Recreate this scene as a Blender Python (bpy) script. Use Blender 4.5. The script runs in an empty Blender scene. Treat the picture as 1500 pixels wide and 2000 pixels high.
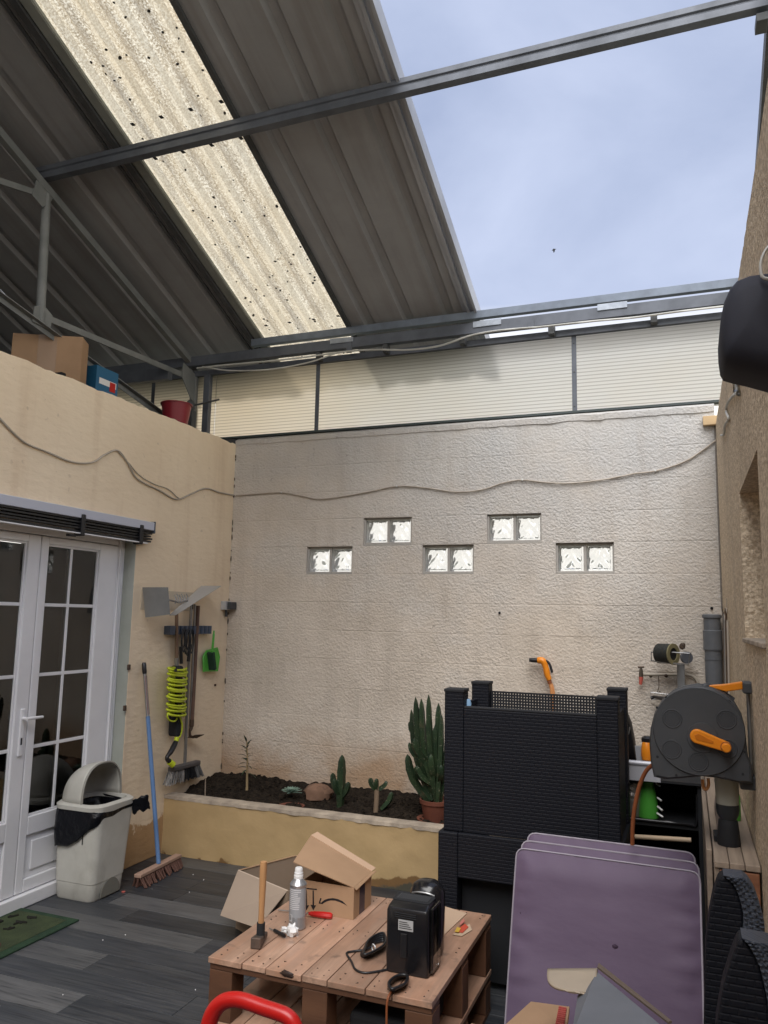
import bpy, math, random
import numpy as np
from mathutils import Vector, Matrix, noise

SC = bpy.context.scene
COL = SC.collection
R_ = math.radians
random.seed(7)

# ------------------------------------------------------------------ camera
YAW, PITCH, ROLL, FL, EYE = R_(21.304), R_(7.726), R_(1.134), 1516.2, Vector((0, 0, 1.70))
_f = Vector((-math.sin(YAW) * math.cos(PITCH), math.cos(YAW) * math.cos(PITCH), math.sin(PITCH)))
_r0 = Vector((math.cos(YAW), math.sin(YAW), 0)); _u0 = _r0.cross(_f)
_r = math.cos(ROLL) * _r0 + math.sin(ROLL) * _u0
_u = -math.sin(ROLL) * _r0 + math.cos(ROLL) * _u0
cam = bpy.data.cameras.new('camera'); camo = bpy.data.objects.new('camera', cam); COL.objects.link(camo)
cam.sensor_fit = 'VERTICAL'; cam.sensor_height = 24; cam.lens = FL / 2000 * 24
cam.clip_start = 0.05; cam.clip_end = 3000
m = Matrix((_r, _u, -_f)).transposed().to_4x4(); m.translation = EYE
camo.matrix_world = m
SC.camera = camo

# ------------------------------------------------------------------ sky, sun, exposure
SUN_EL, SUN_ROT = R_(55), R_(170)
world = bpy.data.worlds.new('World'); SC.world = world; world.use_nodes = True
nt = world.node_tree; nt.nodes.clear()
wo = nt.nodes.new('ShaderNodeOutputWorld'); bg = nt.nodes.new('ShaderNodeBackground')
sky = nt.nodes.new('ShaderNodeTexSky'); sky.sky_type = 'NISHITA'; sky.sun_disc = False
sky.sun_elevation = SUN_EL; sky.sun_rotation = SUN_ROT; sky.air_density = 1.0; sky.dust_density = 1.5
tc = nt.nodes.new('ShaderNodeTexCoord')
mp = nt.nodes.new('ShaderNodeMapping'); mp.inputs['Scale'].default_value = (1, 1, 2.2); mp.inputs['Location'].default_value = (3.1, .7, .4)
n1 = nt.nodes.new('ShaderNodeTexNoise'); n1.inputs['Scale'].default_value = 2.3; n1.inputs['Detail'].default_value = 7; n1.inputs['Roughness'].default_value = .5
n1.inputs['Distortion'].default_value = .3
cr = nt.nodes.new('ShaderNodeValToRGB')
cr.color_ramp.elements[0].position = .34; cr.color_ramp.elements[0].color = (4.0, 4.75, 6.8, 1)
cr.color_ramp.elements[1].position = .70; cr.color_ramp.elements[1].color = (6.5, 7.25, 9.4, 1)
mx = nt.nodes.new('ShaderNodeMix'); mx.data_type = 'RGBA'; mx.inputs[0].default_value = .93
nt.links.new(tc.outputs['Generated'], mp.inputs[0]); nt.links.new(mp.outputs[0], n1.inputs[0])
nt.links.new(n1.outputs[0], cr.inputs[0]); nt.links.new(sky.outputs[0], mx.inputs[6])
sx = nt.nodes.new('ShaderNodeSeparateXYZ'); nt.links.new(tc.outputs['Generated'], sx.inputs[0])
hr = nt.nodes.new('ShaderNodeMapRange'); hr.inputs[1].default_value = .385; hr.inputs[2].default_value = .30; nt.links.new(sx.outputs[2], hr.inputs[0])
hm = nt.nodes.new('ShaderNodeMix'); hm.data_type = 'RGBA'; hm.inputs[7].default_value = (17, 16.4, 15.2, 1)   # bright haze band low over the horizon, all round
nt.links.new(hr.outputs[0], hm.inputs[0]); nt.links.new(cr.outputs[0], hm.inputs[6]); nt.links.new(hm.outputs[2], mx.inputs[7])
nt.links.new(mx.outputs[2], bg.inputs[0]); nt.links.new(bg.outputs[0], wo.inputs[0])
bg.inputs[1].default_value = 0.055
sun = bpy.data.lights.new('sun', 'SUN'); suno = bpy.data.objects.new('sun', sun); COL.objects.link(suno)
sun.energy = 2.2; sun.angle = R_(50); sun.color = (1.0, .965, .92)
sd = Vector((math.sin(SUN_ROT) * math.cos(SUN_EL), math.cos(SUN_ROT) * math.cos(SUN_EL), math.sin(SUN_EL)))
suno.rotation_euler = (-sd).to_track_quat('-Z', 'Y').to_euler()
SC.view_settings.view_transform = 'Standard'; SC.view_settings.look = 'None'
SC.view_settings.gamma = 1; SC.view_settings.use_curve_mapping = False
SC.view_settings.exposure = 0.95
SC.cycles.max_bounces = 8; SC.cycles.diffuse_bounces = 5; SC.cycles.transparent_max_bounces = 8

# ------------------------------------------------------------------ measuring helper
def at(px, py, ax, val):
    d = _f + (px - 750) / FL * _r - (py - 1000) / FL * _u
    i = 'XYZ'.index(ax); t = (val - EYE[i]) / d[i]
    return EYE + t * d

# ------------------------------------------------------------------ materials
def mat(name, col, rough=.6, metal=0., spec=.4, col2=None, ns=5., nd=6., st=(1, 1, 1), lo=.35, hi=.65, bump=0., bs=60., bd=.002,
        bst=(1, 1, 1), bkind='noise', world_co=False, rnd=0., rvar=0., bmask=0, trans=0., extra=None, coat=0., sheen=0.):
    m = bpy.data.materials.new(name); m.use_nodes = True; nt = m.node_tree; N = nt.nodes; L = nt.links
    b = N['Principled BSDF']
    b.inputs['Roughness'].default_value = rough; b.inputs['Metallic'].default_value = metal
    b.inputs['Specular IOR Level'].default_value = spec; b.inputs['Transmission Weight'].default_value = trans
    b.inputs['Coat Weight'].default_value = coat; b.inputs['Sheen Weight'].default_value = sheen
    if world_co: co = N.new('ShaderNodeNewGeometry').outputs['Position']
    else: co = N.new('ShaderNodeTexCoord').outputs['Object']
    if rnd:
        oi = N.new('ShaderNodeObjectInfo')
        if not world_co:
            ad = N.new('ShaderNodeVectorMath'); ad.operation = 'ADD'; mu = N.new('ShaderNodeMath'); mu.operation = 'MULTIPLY'; mu.inputs[1].default_value = 37.
            L.new(oi.outputs['Random'], mu.inputs[0]); L.new(co, ad.inputs[0]); L.new(mu.outputs[0], ad.inputs[1]); co = ad.outputs[0]
    c = (*col, 1)
    sock = None
    if col2 is not None:
        mp = N.new('ShaderNodeMapping'); mp.inputs['Scale'].default_value = st; L.new(co, mp.inputs[0])
        n = N.new('ShaderNodeTexNoise'); n.inputs['Scale'].default_value = ns; n.inputs['Detail'].default_value = nd; n.inputs['Roughness'].default_value = .6
        L.new(mp.outputs[0], n.inputs[0])
        r = N.new('ShaderNodeValToRGB'); r.color_ramp.elements[0].position = lo; r.color_ramp.elements[1].position = hi
        r.color_ramp.elements[0].color = c; r.color_ramp.elements[1].color = (*col2, 1)
        L.new(n.outputs[0], r.inputs[0]); sock = r.outputs[0]
        if rvar:
            mr = N.new('ShaderNodeMapRange'); mr.inputs[3].default_value = max(.02, rough - rvar); mr.inputs[4].default_value = min(1, rough + rvar)
            L.new(n.outputs[0], mr.inputs[0]); L.new(mr.outputs[0], b.inputs['Roughness'])
    if extra:
        sock = extra(nt, b, sock, co, c) or sock
    if rnd:
        hs = N.new('ShaderNodeHueSaturation'); mr = N.new('ShaderNodeMapRange'); mr.inputs[3].default_value = 1 - rnd; mr.inputs[4].default_value = 1 + rnd
        L.new(oi.outputs['Random'], mr.inputs[0]); L.new(mr.outputs[0], hs.inputs['Value'])
        if sock: L.new(sock, hs.inputs['Color'])
        else: hs.inputs['Color'].default_value = c
        sock = hs.outputs[0]
    if sock: L.new(sock, b.inputs['Base Color'])
    else: b.inputs['Base Color'].default_value = c
    if bump:
        mp = N.new('ShaderNodeMapping'); mp.inputs['Scale'].default_value = bst; L.new(co, mp.inputs[0])
        if bkind == 'voronoi':
            t = N.new('ShaderNodeTexVoronoi'); t.feature = 'SMOOTH_F1'; t.inputs['Scale'].default_value = bs; t.inputs['Smoothness'].default_value = .5
            h = t.outputs['Distance']
        elif bkind == 'wave':
            t = N.new('ShaderNodeTexWave'); t.inputs['Scale'].default_value = bs; h = t.outputs[0]
        else:
            t = N.new('ShaderNodeTexNoise'); t.inputs['Scale'].default_value = bs; t.inputs['Detail'].default_value = 5; h = t.outputs[0]
        L.new(mp.outputs[0], t.inputs[0])
        bp = N.new('ShaderNodeBump'); bp.inputs['Strength'].default_value = bump; bp.inputs['Distance'].default_value = bd
        if bmask:
            mk_ = n_ramp(nt, n_noise(nt, co, bmask, 5), .36, .62, (.6, .6, .6), (1, 1, 1)); h = n_math(nt, 'MULTIPLY', h, mk_)
        L.new(h, bp.inputs['Height']); L.new(bp.outputs[0], b.inputs['Normal'])
    return m

def n_noise(nt, co, scale, detail=4, st=(1, 1, 1), rough=.55):
    mp = nt.nodes.new('ShaderNodeMapping'); mp.inputs['Scale'].default_value = st; nt.links.new(co, mp.inputs[0])
    n = nt.nodes.new('ShaderNodeTexNoise'); n.inputs['Scale'].default_value = scale; n.inputs['Detail'].default_value = detail
    n.inputs['Roughness'].default_value = rough; nt.links.new(mp.outputs[0], n.inputs[0]); return n.outputs[0]
def n_ramp(nt, s, a, b, c0=(0, 0, 0), c1=(1, 1, 1)):
    r = nt.nodes.new('ShaderNodeValToRGB'); e = r.color_ramp.elements; e[0].position = a; e[1].position = b
    e[0].color = (*c0, 1); e[1].color = (*c1, 1); nt.links.new(s, r.inputs[0]); return r.outputs[0]
def n_mix(nt, f, a, b, mode='MIX'):
    m = nt.nodes.new('ShaderNodeMix'); m.data_type = 'RGBA'; m.blend_type = mode
    for s, v in ((0, f), (6, a), (7, b)):
        if hasattr(v, 'is_output'): nt.links.new(v, m.inputs[s])
        elif s == 0: m.inputs[0].default_value = v
        else: m.inputs[s].default_value = (*v[:3], 1)
    return m.outputs[2]
def n_axis(nt, co, ax, a, b):
    s = nt.nodes.new('ShaderNodeSeparateXYZ'); nt.links.new(co, s.inputs[0])
    m = nt.nodes.new('ShaderNodeMapRange'); m.inputs[1].default_value = a; m.inputs[2].default_value = b; nt.links.new(s.outputs[ax], m.inputs[0]); return m.outputs[0]
def n_math(nt, op, a, b=0.):
    m = nt.nodes.new('ShaderNodeMath'); m.operation = op
    for i, v in enumerate((a, b)):
        if hasattr(v, 'is_output'): nt.links.new(v, m.inputs[i])
        else: m.inputs[i].default_value = v
    return m.outputs[0]

# ------------------------------------------------------------------ mesh builder
ORG = {}
def tag(o, label=None, cat=None, group=None, kind=None):
    if label: o['label'] = label
    if cat: o['category'] = cat
    if group: o['group'] = group
    if kind: o['kind'] = kind
    elif label and cat: o['kind'] = 'thing'
    return o
def thing(name, label, cat, loc=(0, 0, 0), group=None, kind=None):
    o = bpy.data.objects.new(name, None); COL.objects.link(o); o.location = loc; o.empty_display_size = .1
    ORG[o.name] = Vector(loc); return tag(o, label, cat, group, kind)
class MB:
    def __init__(s): s.v = []; s.f = []; s.M = None
    def add(s, vs, fs):
        n = len(s.v)
        for v in vs:
            v = Vector(v); s.v.append(s.M @ v if s.M is not None else v)
        s.f += [tuple(i + n for i in f) for f in fs]; return s
    def box(s, x0, x1, y0, y1, z0, z1):
        return s.hexa([(x0, y0, z0), (x1, y0, z0), (x1, y1, z0), (x0, y1, z0)], [(x0, y0, z1), (x1, y0, z1), (x1, y1, z1), (x0, y1, z1)])
    def hexa(s, lo, hi):
        return s.add(list(lo) + list(hi), [(3, 2, 1, 0), (4, 5, 6, 7), (0, 1, 5, 4), (1, 2, 6, 5), (2, 3, 7, 6), (3, 0, 4, 7)])
    def slab(s, quad, t):      # quad of 4 points thickened along its normal
        q = [Vector(p) for p in quad]; n = (q[1] - q[0]).cross(q[2] - q[0]).normalized() * t
        return s.hexa(q, [p + n for p in q])
    def prism(s, poly, ax, a, b):
        n = len(poly)
        def P(p, w): return {'x': (w, p[0], p[1]), 'y': (p[0], w, p[1]), 'z': (p[0], p[1], w)}[ax]
        vs = [P(p, a) for p in poly] + [P(p, b) for p in poly]
        fs = [tuple(range(n)), tuple(range(2 * n - 1, n - 1, -1))] + [(i, i + n, (i + 1) % n + n, (i + 1) % n) for i in range(n)]
        return s.add(vs, fs)
    def frame(s, p0, p1, up=(0, 0, 1)):
        p0, p1 = Vector(p0), Vector(p1); t = (p1 - p0).normalized(); up = Vector(up)
        if abs(t.dot(up.normalized())) > .99: up = Vector((0, 1, 0))
        a = t.cross(up).normalized(); b = a.cross(t); return p0, p1, a, b
    def extr(s, prof, p0, p1, up=(0, 0, 1)):     # closed 2d profile swept on a straight line
        p0, p1, a, b = s.frame(p0, p1, up); n = len(prof)
        vs = [p0 + a * x + b * y for x, y in prof] + [p1 + a * x + b * y for x, y in prof]
        return s.add(vs, [tuple(range(n)), tuple(range(2 * n - 1, n - 1, -1))] + [(i, i + n, (i + 1) % n + n, (i + 1) % n) for i in range(n)])
    def beam(s, p0, p1, w, h, up=(0, 0, 1)):
        return s.extr([(-w / 2, -h / 2), (w / 2, -h / 2), (w / 2, h / 2), (-w / 2, h / 2)], p0, p1, up)
    def angle(s, p0, p1, w, h, t=.004, up=(0, 0, 1)):
        return s.extr([(0, 0), (w, 0), (w, t), (t, t), (t, h), (0, h)], p0, p1, up)
    def chan(s, p0, p1, w, h, t=.004, lip=.015, up=(0, 0, 1)):   # C section, open towards +a
        return s.extr([(0, 0), (w, 0), (w, lip), (w - t, lip), (w - t, t), (t, t), (t, h - t), (w - t, h - t), (w - t, h - lip), (w, h - lip), (w, h), (0, h)], p0, p1, up)
    def tube(s, pts, r, n=8, closed=False, flat=1.):
        pts = [Vector(p) for p in pts]; k = len(pts); rs = r if hasattr(r, '__len__') else [r] * k
        prev = None; vs = []
        for i, p in enumerate(pts):
            if closed: t = pts[(i + 1) % k] - pts[i - 1]
            else: t = pts[min(i + 1, k - 1)] - pts[max(i - 1, 0)]
            t.normalize()
            if prev is None: a = t.orthogonal().normalized()
            else:
                a = prev - t * prev.dot(t)
                a = a.normalized() if a.length > 1e-6 else t.orthogonal().normalized()
            prev = a; b = t.cross(a)
            vs += [p + (a * math.cos(2 * math.pi * j / n) + b * math.sin(2 * math.pi * j / n) * flat) * rs[i] for j in range(n)]
        fs = []
        for i in range(k if closed else k - 1):
            i2 = (i + 1) % k
            fs += [(i * n + j, i * n + (j + 1) % n, i2 * n + (j + 1) % n, i2 * n + j) for j in range(n)]
        if not closed: fs += [tuple(range(n - 1, -1, -1)), tuple((k - 1) * n + j for j in range(n))]
        return s.add(vs, fs)
    def cyl(s, p0, p1, r0, r1=None, n=20): return s.tube([p0, p1], [r0, r0 if r1 is None else r1], n)
    def lathe(s, prof, c, n=24, axis=(0, 0, 1), cap=True):
        ax = Vector(axis).normalized(); a = ax.orthogonal().normalized(); b = ax.cross(a); c = Vector(c); vs = []
        for r, z in prof: vs += [c + ax * z + (a * math.cos(2 * math.pi * j / n) + b * math.sin(2 * math.pi * j / n)) * r for j in range(n)]
        fs = []
        for i in range(len(prof) - 1): fs += [(i * n + j, i * n + (j + 1) % n, (i + 1) * n + (j + 1) % n, (i + 1) * n + j) for j in range(n)]
        if cap: fs += [tuple(range(n - 1, -1, -1)), tuple((len(prof) - 1) * n + j for j in range(n))]
        return s.add(vs, fs)
    def ball(s, c, r, sc=(1, 1, 1), n=12, k=8, jit=0.):
        c = Vector(c); vs = []; fs = []
        for i in range(k + 1):
            th = math.pi * i / k
            for j in range(n):
                ph = 2 * math.pi * j / n
                d = Vector((math.sin(th) * math.cos(ph), math.sin(th) * math.sin(ph), math.cos(th)))
                q = 1 + jit * noise.noise(d * 2.3 + c * 7) + jit * .5 * noise.noise(d * 5 + c * 3)
                vs.append(c + Vector((d.x * sc[0], d.y * sc[1], d.z * sc[2])) * r * q)
        for i in range(k): fs += [(i * n + j, (i + 1) * n + j, (i + 1) * n + (j + 1) % n, i * n + (j + 1) % n) for j in range(n)]
        return s.add(vs, fs)
    def loft(s, rings, cap=True):
        n = len(rings[0]); vs = [p for r in rings for p in r]; fs = []
        for i in range(len(rings) - 1): fs += [(i * n + j, i * n + (j + 1) % n, (i + 1) * n + (j + 1) % n, (i + 1) * n + j) for j in range(n)]
        if cap: fs += [tuple(range(n - 1, -1, -1)), tuple((len(rings) - 1) * n + j for j in range(n))]
        return s.add(vs, fs)
    def grid(s, nu, nv, fn, flip=False):
        vs = [fn(i / nu, j / nv) for j in range(nv + 1) for i in range(nu + 1)]; w = nu + 1
        fs = [(j * w + i, j * w + i + 1, (j + 1) * w + i + 1, (j + 1) * w + i) for j in range(nv) for i in range(nu)]
        if flip: fs = [f[::-1] for f in fs]
        return s.add(vs, fs)
    def build(s, name, m, parent=None, sm=None, bev=0., seg=2, sub=0, label=None, cat=None, group=None, kind=None, solid=0., fixn=True):
        if parent is not None: o0 = ORG[parent.name]
        else:
            xs = [v.x for v in s.v]; ys = [v.y for v in s.v]; zs = [v.z for v in s.v]
            o0 = Vector(((min(xs) + max(xs)) / 2, (min(ys) + max(ys)) / 2, min(zs)))
        me = bpy.data.meshes.new(name); me.from_pydata([v - o0 for v in s.v], [], s.f); me.update()
        if fixn and len(s.f) < 60000:
            import bmesh
            bm = bmesh.new(); bm.from_mesh(me); bmesh.ops.recalc_face_normals(bm, faces=bm.faces); bm.to_mesh(me); bm.free()
        if sm:
            me.polygons.foreach_set('use_smooth', [True] * len(me.polygons)); me.set_sharp_from_angle(angle=R_(sm))
        ob = bpy.data.objects.new(name, me); COL.objects.link(ob)
        for q in (m if isinstance(m, (list, tuple)) else [m]): me.materials.append(q)
        if parent is not None: ob.parent = parent
        else: ob.location = o0
        ORG[ob.name] = o0
        if solid: q = ob.modifiers.new('s', 'SOLIDIFY'); q.thickness = solid; q.offset = 0
        if bev: q = ob.modifiers.new('b', 'BEVEL'); q.width = bev; q.segments = seg; q.limit_method = 'ANGLE'; q.angle_limit = R_(35)
        if sub: q = ob.modifiers.new('u', 'SUBSURF'); q.levels = sub; q.render_levels = sub
        return tag(ob, label, cat, group, kind)
def smooth(pts, k=6, closed=False):
    pts = [Vector(p) for p in pts]; n = len(pts); out = []
    for i in range(n if closed else n - 1):
        g = (lambda j: pts[j % n]) if closed else (lambda j: pts[max(0, min(n - 1, j))])
        a, b, c, d = g(i - 1), g(i), g(i + 1), g(i + 2)
        for q in range(k):
            t = q / k
            out.append(.5 * ((2 * b) + (c - a) * t + (2 * a - 5 * b + 4 * c - d) * t * t + (3 * b - a - 3 * c + d) * t ** 3))
    if not closed: out.append(pts[-1])
    return out
def copy_tree(o, parent=None):
    c = o.copy(); COL.objects.link(c); c.parent = parent
    ORG[c.name] = ORG.get(o.name, Vector())
    for ch in list(o.children): copy_tree(ch, c)
    return c
def rrect(cx, cy, hx, hy, r, z, n=6):
    out = []
    for k, (sx, sy) in enumerate(((1, 1), (-1, 1), (-1, -1), (1, -1))):
        for i in range(n + 1):
            a = math.pi / 2 * (k + i / n)
            out.append((cx + sx * (hx - r) + r * math.cos(a), cy + sy * (hy - r) + r * math.sin(a), z))
    return out
def text(body, size, m, name, parent, M, ext=.0004, align='CENTER'):
    cu = bpy.data.curves.new(name, 'FONT'); cu.body = body; cu.size = size; cu.extrude = ext; cu.align_x = align; cu.align_y = 'CENTER'
    tmp = bpy.data.objects.new('tmp', cu); COL.objects.link(tmp)
    dg = bpy.context.evaluated_depsgraph_get(); me = bpy.data.meshes.new_from_object(tmp.evaluated_get(dg))
    bpy.data.objects.remove(tmp); mb = MB(); mb.M = M
    mb.add([v.co.copy() for v in me.vertices], [tuple(p.vertices) for p in me.polygons])
    return mb.build(name, m, parent)

# ================================================================== MATERIAL LIBRARY
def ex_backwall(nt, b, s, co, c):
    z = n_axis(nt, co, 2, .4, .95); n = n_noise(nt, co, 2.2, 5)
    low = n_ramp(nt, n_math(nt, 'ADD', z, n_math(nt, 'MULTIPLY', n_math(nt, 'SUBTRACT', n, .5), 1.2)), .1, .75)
    s = n_mix(nt, low, (.43, .30, .20), s)                                   # browner ochre tone low down above the bed
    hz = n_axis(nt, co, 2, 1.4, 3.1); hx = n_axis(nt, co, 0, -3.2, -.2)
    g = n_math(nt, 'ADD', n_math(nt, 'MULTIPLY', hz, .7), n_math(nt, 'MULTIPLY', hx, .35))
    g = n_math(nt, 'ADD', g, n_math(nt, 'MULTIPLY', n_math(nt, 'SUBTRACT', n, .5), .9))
    s = n_mix(nt, n_ramp(nt, g, .25, 1.0), s, (.53, .525, .515))               # grey cast of sky light towards the upper right, put into the colour
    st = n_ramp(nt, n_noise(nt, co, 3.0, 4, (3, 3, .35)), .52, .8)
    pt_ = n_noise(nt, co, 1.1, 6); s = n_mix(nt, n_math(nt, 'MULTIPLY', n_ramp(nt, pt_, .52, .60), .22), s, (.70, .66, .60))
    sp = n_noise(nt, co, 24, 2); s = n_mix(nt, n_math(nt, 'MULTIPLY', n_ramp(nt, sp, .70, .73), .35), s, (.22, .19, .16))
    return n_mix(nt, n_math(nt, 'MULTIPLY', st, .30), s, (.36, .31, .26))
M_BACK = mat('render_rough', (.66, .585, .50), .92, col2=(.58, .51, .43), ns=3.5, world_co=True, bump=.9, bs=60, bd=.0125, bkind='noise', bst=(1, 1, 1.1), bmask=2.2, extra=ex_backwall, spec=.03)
def ex_leftwall(nt, b, s, co, c):
    n = n_noise(nt, co, 3.5, 6)
    z = n_axis(nt, co, 2, .05, .55)
    f = n_ramp(nt, n_math(nt, 'ADD', z, n_math(nt, 'MULTIPLY', n_math(nt, 'SUBTRACT', n, .5), 1.1)), .42, .45)
    s = n_mix(nt, f, (.47, .30, .155), s)
    st = n_ramp(nt, n_noise(nt, co, 2.2, 5, (2.5, 2.5, .25)), .55, .78)
    s = n_mix(nt, n_math(nt, 'MULTIPLY', st, .38), s, (.56, .39, .25))
    y = n_axis(nt, co, 1, 4.7, 5.5)
    sp = n_ramp(nt, n_noise(nt, co, 16, 3), .68, .74)
    return n_mix(nt, n_math(nt, 'MULTIPLY', sp, .25), s, (.30, .22, .16))
M_LEFT = mat('render_smooth', (.86, .72, .535), .9, col2=(.80, .655, .475), ns=1.6, world_co=True, bump=.45, bs=14, bd=.010, bst=(1, 1, 2.2), extra=ex_leftwall, spec=.15)
M_RIGHT = mat('roughcast', (.84, .71, .54), .95, col2=(.48, .38, .27), ns=75, lo=.38, hi=.6, world_co=True, bump=.9, bs=70, bd=.008, spec=.1,
              extra=lambda nt, b, s, co, c: n_mix(nt, n_math(nt, 'MULTIPLY', n_ramp(nt, n_noise(nt, co, 3, 4, (1, 1, .3)), .5, .75), .25), s, (.30, .25, .2)))
def ex_planter(nt, b, s, co, c):
    n = n_noise(nt, co, 5, 6); z = n_axis(nt, co, 2, 0, .3); x = n_axis(nt, co, 0, -2.5, -1.6)
    v = n_math(nt, 'SUBTRACT', n_math(nt, 'ADD', n_math(nt, 'MULTIPLY', n, 1.2), n_math(nt, 'MULTIPLY', x, .35)), z)
    s = n_mix(nt, n_ramp(nt, v, .62, .68), s, (.20, .115, .05))
    return n_mix(nt, n_ramp(nt, v, .86, .95), s, (.085, .08, .06))
M_PLANTER = mat('ochre_render', (.50, .355, .185), .88, col2=(.44, .31, .155), ns=3, world_co=True, bump=.5, bs=9, bd=.012, extra=ex_planter, spec=.2)
M_COPING = mat('worn_coping', (.50, .42, .33), .9, col2=(.30, .25, .2), ns=9, world_co=True, bump=.8, bs=30, bd=.008)
M_SOIL = mat('soil', (.013, .010, .008), .95, col2=(.034, .026, .019), ns=30, world_co=True, bump=1., bs=70, bd=.02, spec=.1)
def ex_plank(nt, b, s, co, c):
    g = n_noise(nt, co, 9, 8, (.25, 6, 1), .7)
    s = n_mix(nt, n_ramp(nt, g, .42, .75), s, (.075, .077, .080))
    g2 = n_noise(nt, co, 30, 4, (.12, 4, 1), .6)
    s = n_mix(nt, n_ramp(nt, g2, .25, .48), (.010, .0115, .015), s)
    d = n_noise(nt, co, 260, 2); return n_mix(nt, n_ramp(nt, d, .735, .76), s, (.2, .19, .18))
def plank_mat(nm, c1, c2): return mat(nm, c1, .42, col2=c2, ns=3.0, st=(.5, 3, 1), rnd=.22, bump=.25, bs=40, bst=(.15, 4, 1), bd=.002, extra=ex_plank, spec=.35, rvar=.08)
M_PLK = [plank_mat('floor_dark', (.022, .026, .033), (.040, .044, .052)), plank_mat('floor_mid', (.032, .036, .043), (.056, .060, .068)),
         plank_mat('floor_light', (.080, .083, .089), (.135, .137, .14))]
M_BASE = mat('screed', (.03, .03, .03), .9)
M_GROUND = mat('outside_ground', (.20, .19, .15), .95, col2=(.12, .13, .08), ns=.4)
M_STEEL = mat('galvanised_grey', (.135, .148, .175), .5, metal=.3, col2=(.10, .11, .13), ns=6, world_co=True, rvar=.12, bump=.15, bs=30)
M_STEELD = mat('dark_steel', (.10, .105, .11), .6, metal=.2, col2=(.07, .072, .075), ns=7, world_co=True)
M_ZINC = mat('bright_zinc', (.42, .46, .52), .4, metal=.6, col2=(.30, .33, .38), ns=12, world_co=True)
def ex_sheet(nt, b, s, co, c):
    st = n_noise(nt, co, 2.2, 5, (5, .35, .35)); return n_mix(nt, n_math(nt, 'MULTIPLY', n_ramp(nt, st, .48, .7), .4), s, (.19, .165, .15))
M_SHEET = mat('roof_sheet_paint', (.35, .352, .365), .7, col2=(.30, .30, .31), ns=2.5, world_co=True, extra=ex_sheet, rnd=.06)
M_TRIMG = mat('green_grey_trim', (.27, .28, .26), .6, col2=(.22, .23, .21), ns=5, world_co=True)

def translucent(name, col, frac_t, build_col, rough=.5, clear=0.):
    m = bpy.data.materials.new(name); m.use_nodes = True; nt = m.node_tree; N = nt.nodes; L = nt.links; N.clear()
    out = N.new('ShaderNodeOutputMaterial'); co = N.new('ShaderNodeNewGeometry').outputs['Position']
    c = build_col(nt, co, (*col, 1))
    tr = N.new('ShaderNodeBsdfTranslucent'); di = N.new('ShaderNodeBsdfDiffuse'); L.new(c, tr.inputs[0]); L.new(c, di.inputs[0])
    mx = N.new('ShaderNodeMixShader'); mx.inputs[0].default_value = 1 - frac_t; L.new(tr.outputs[0], mx.inputs[1]); L.new(di.outputs[0], mx.inputs[2])
    gl = N.new('ShaderNodeBsdfGlossy'); gl.inputs['Roughness'].default_value = rough
    m2 = N.new('ShaderNodeMixShader'); m2.inputs[0].default_value = .05; L.new(mx.outputs[0], m2.inputs[1]); L.new(gl.outputs[0], m2.inputs[2])
    s = m2.outputs[0]
    if clear:
        tp = N.new('ShaderNodeBsdfRefraction'); tp.inputs['IOR'].default_value = 1.3; tp.inputs['Roughness'].default_value = .28; L.new(c, tp.inputs[0]); m3 = N.new('ShaderNodeMixShader'); m3.inputs[0].default_value = clear
        L.new(s, m3.inputs[1]); L.new(tp.outputs[0], m3.inputs[2]); s = m3.outputs[0]
    L.new(s, out.inputs[0]); return m
def c_sky(nt, co, c):
    a = n_noise(nt, co, 95, 4, (1, 1, 1), .75)
    xs_ = nt.nodes.new('ShaderNodeSeparateXYZ'); nt.links.new(co, xs_.inputs[0])
    bw_ = n_math(nt, 'SINE', n_math(nt, 'MULTIPLY', n_math(nt, 'ADD', xs_.outputs[0], 3.36), 2 * math.pi / .2225))
    bw_ = n_math(nt, 'ADD', bw_, n_math(nt, 'MULTIPLY', n_math(nt, 'SUBTRACT', n_noise(nt, co, 5, 4, (3, .6, .6)), .5), 3.0))
    s = n_mix(nt, n_ramp(nt, a, .40, .60), (.52, .46, .36), (1., .97, .87))
    s = n_mix(nt, n_math(nt, 'MULTIPLY', n_ramp(nt, bw_, .0, 1.0), .48), s, (1., .955, .83))
    s = n_mix(nt, n_math(nt, 'MULTIPLY', n_ramp(nt, n_math(nt, 'MULTIPLY', bw_, -1.), .4, 1.3), .40), s, (.50, .47, .42))
    b2 = n_noise(nt, co, 2.6, 5, (4, .5, .5)); s = n_mix(nt, n_math(nt, 'MULTIPLY', n_ramp(nt, b2, .40, .66), .30), s, (.86, .76, .58))
    v = nt.nodes.new('ShaderNodeTexVoronoi'); v.inputs['Scale'].default_value = 13; nt.links.new(co, v.inputs[0])
    d = n_math(nt, 'ADD', v.outputs['Distance'], n_math(nt, 'MULTIPLY', n_noise(nt, co, 40, 3), .16))
    d = n_math(nt, 'ADD', d, n_math(nt, 'MULTIPLY', n_noise(nt, co, 3, 3), .22))
    return n_mix(nt, n_ramp(nt, d, .295, .31), (.035, .03, .022), s)
M_SKYL = translucent('mossy_fibreglass', (.9, .85, .7), .93, c_sky)
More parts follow.
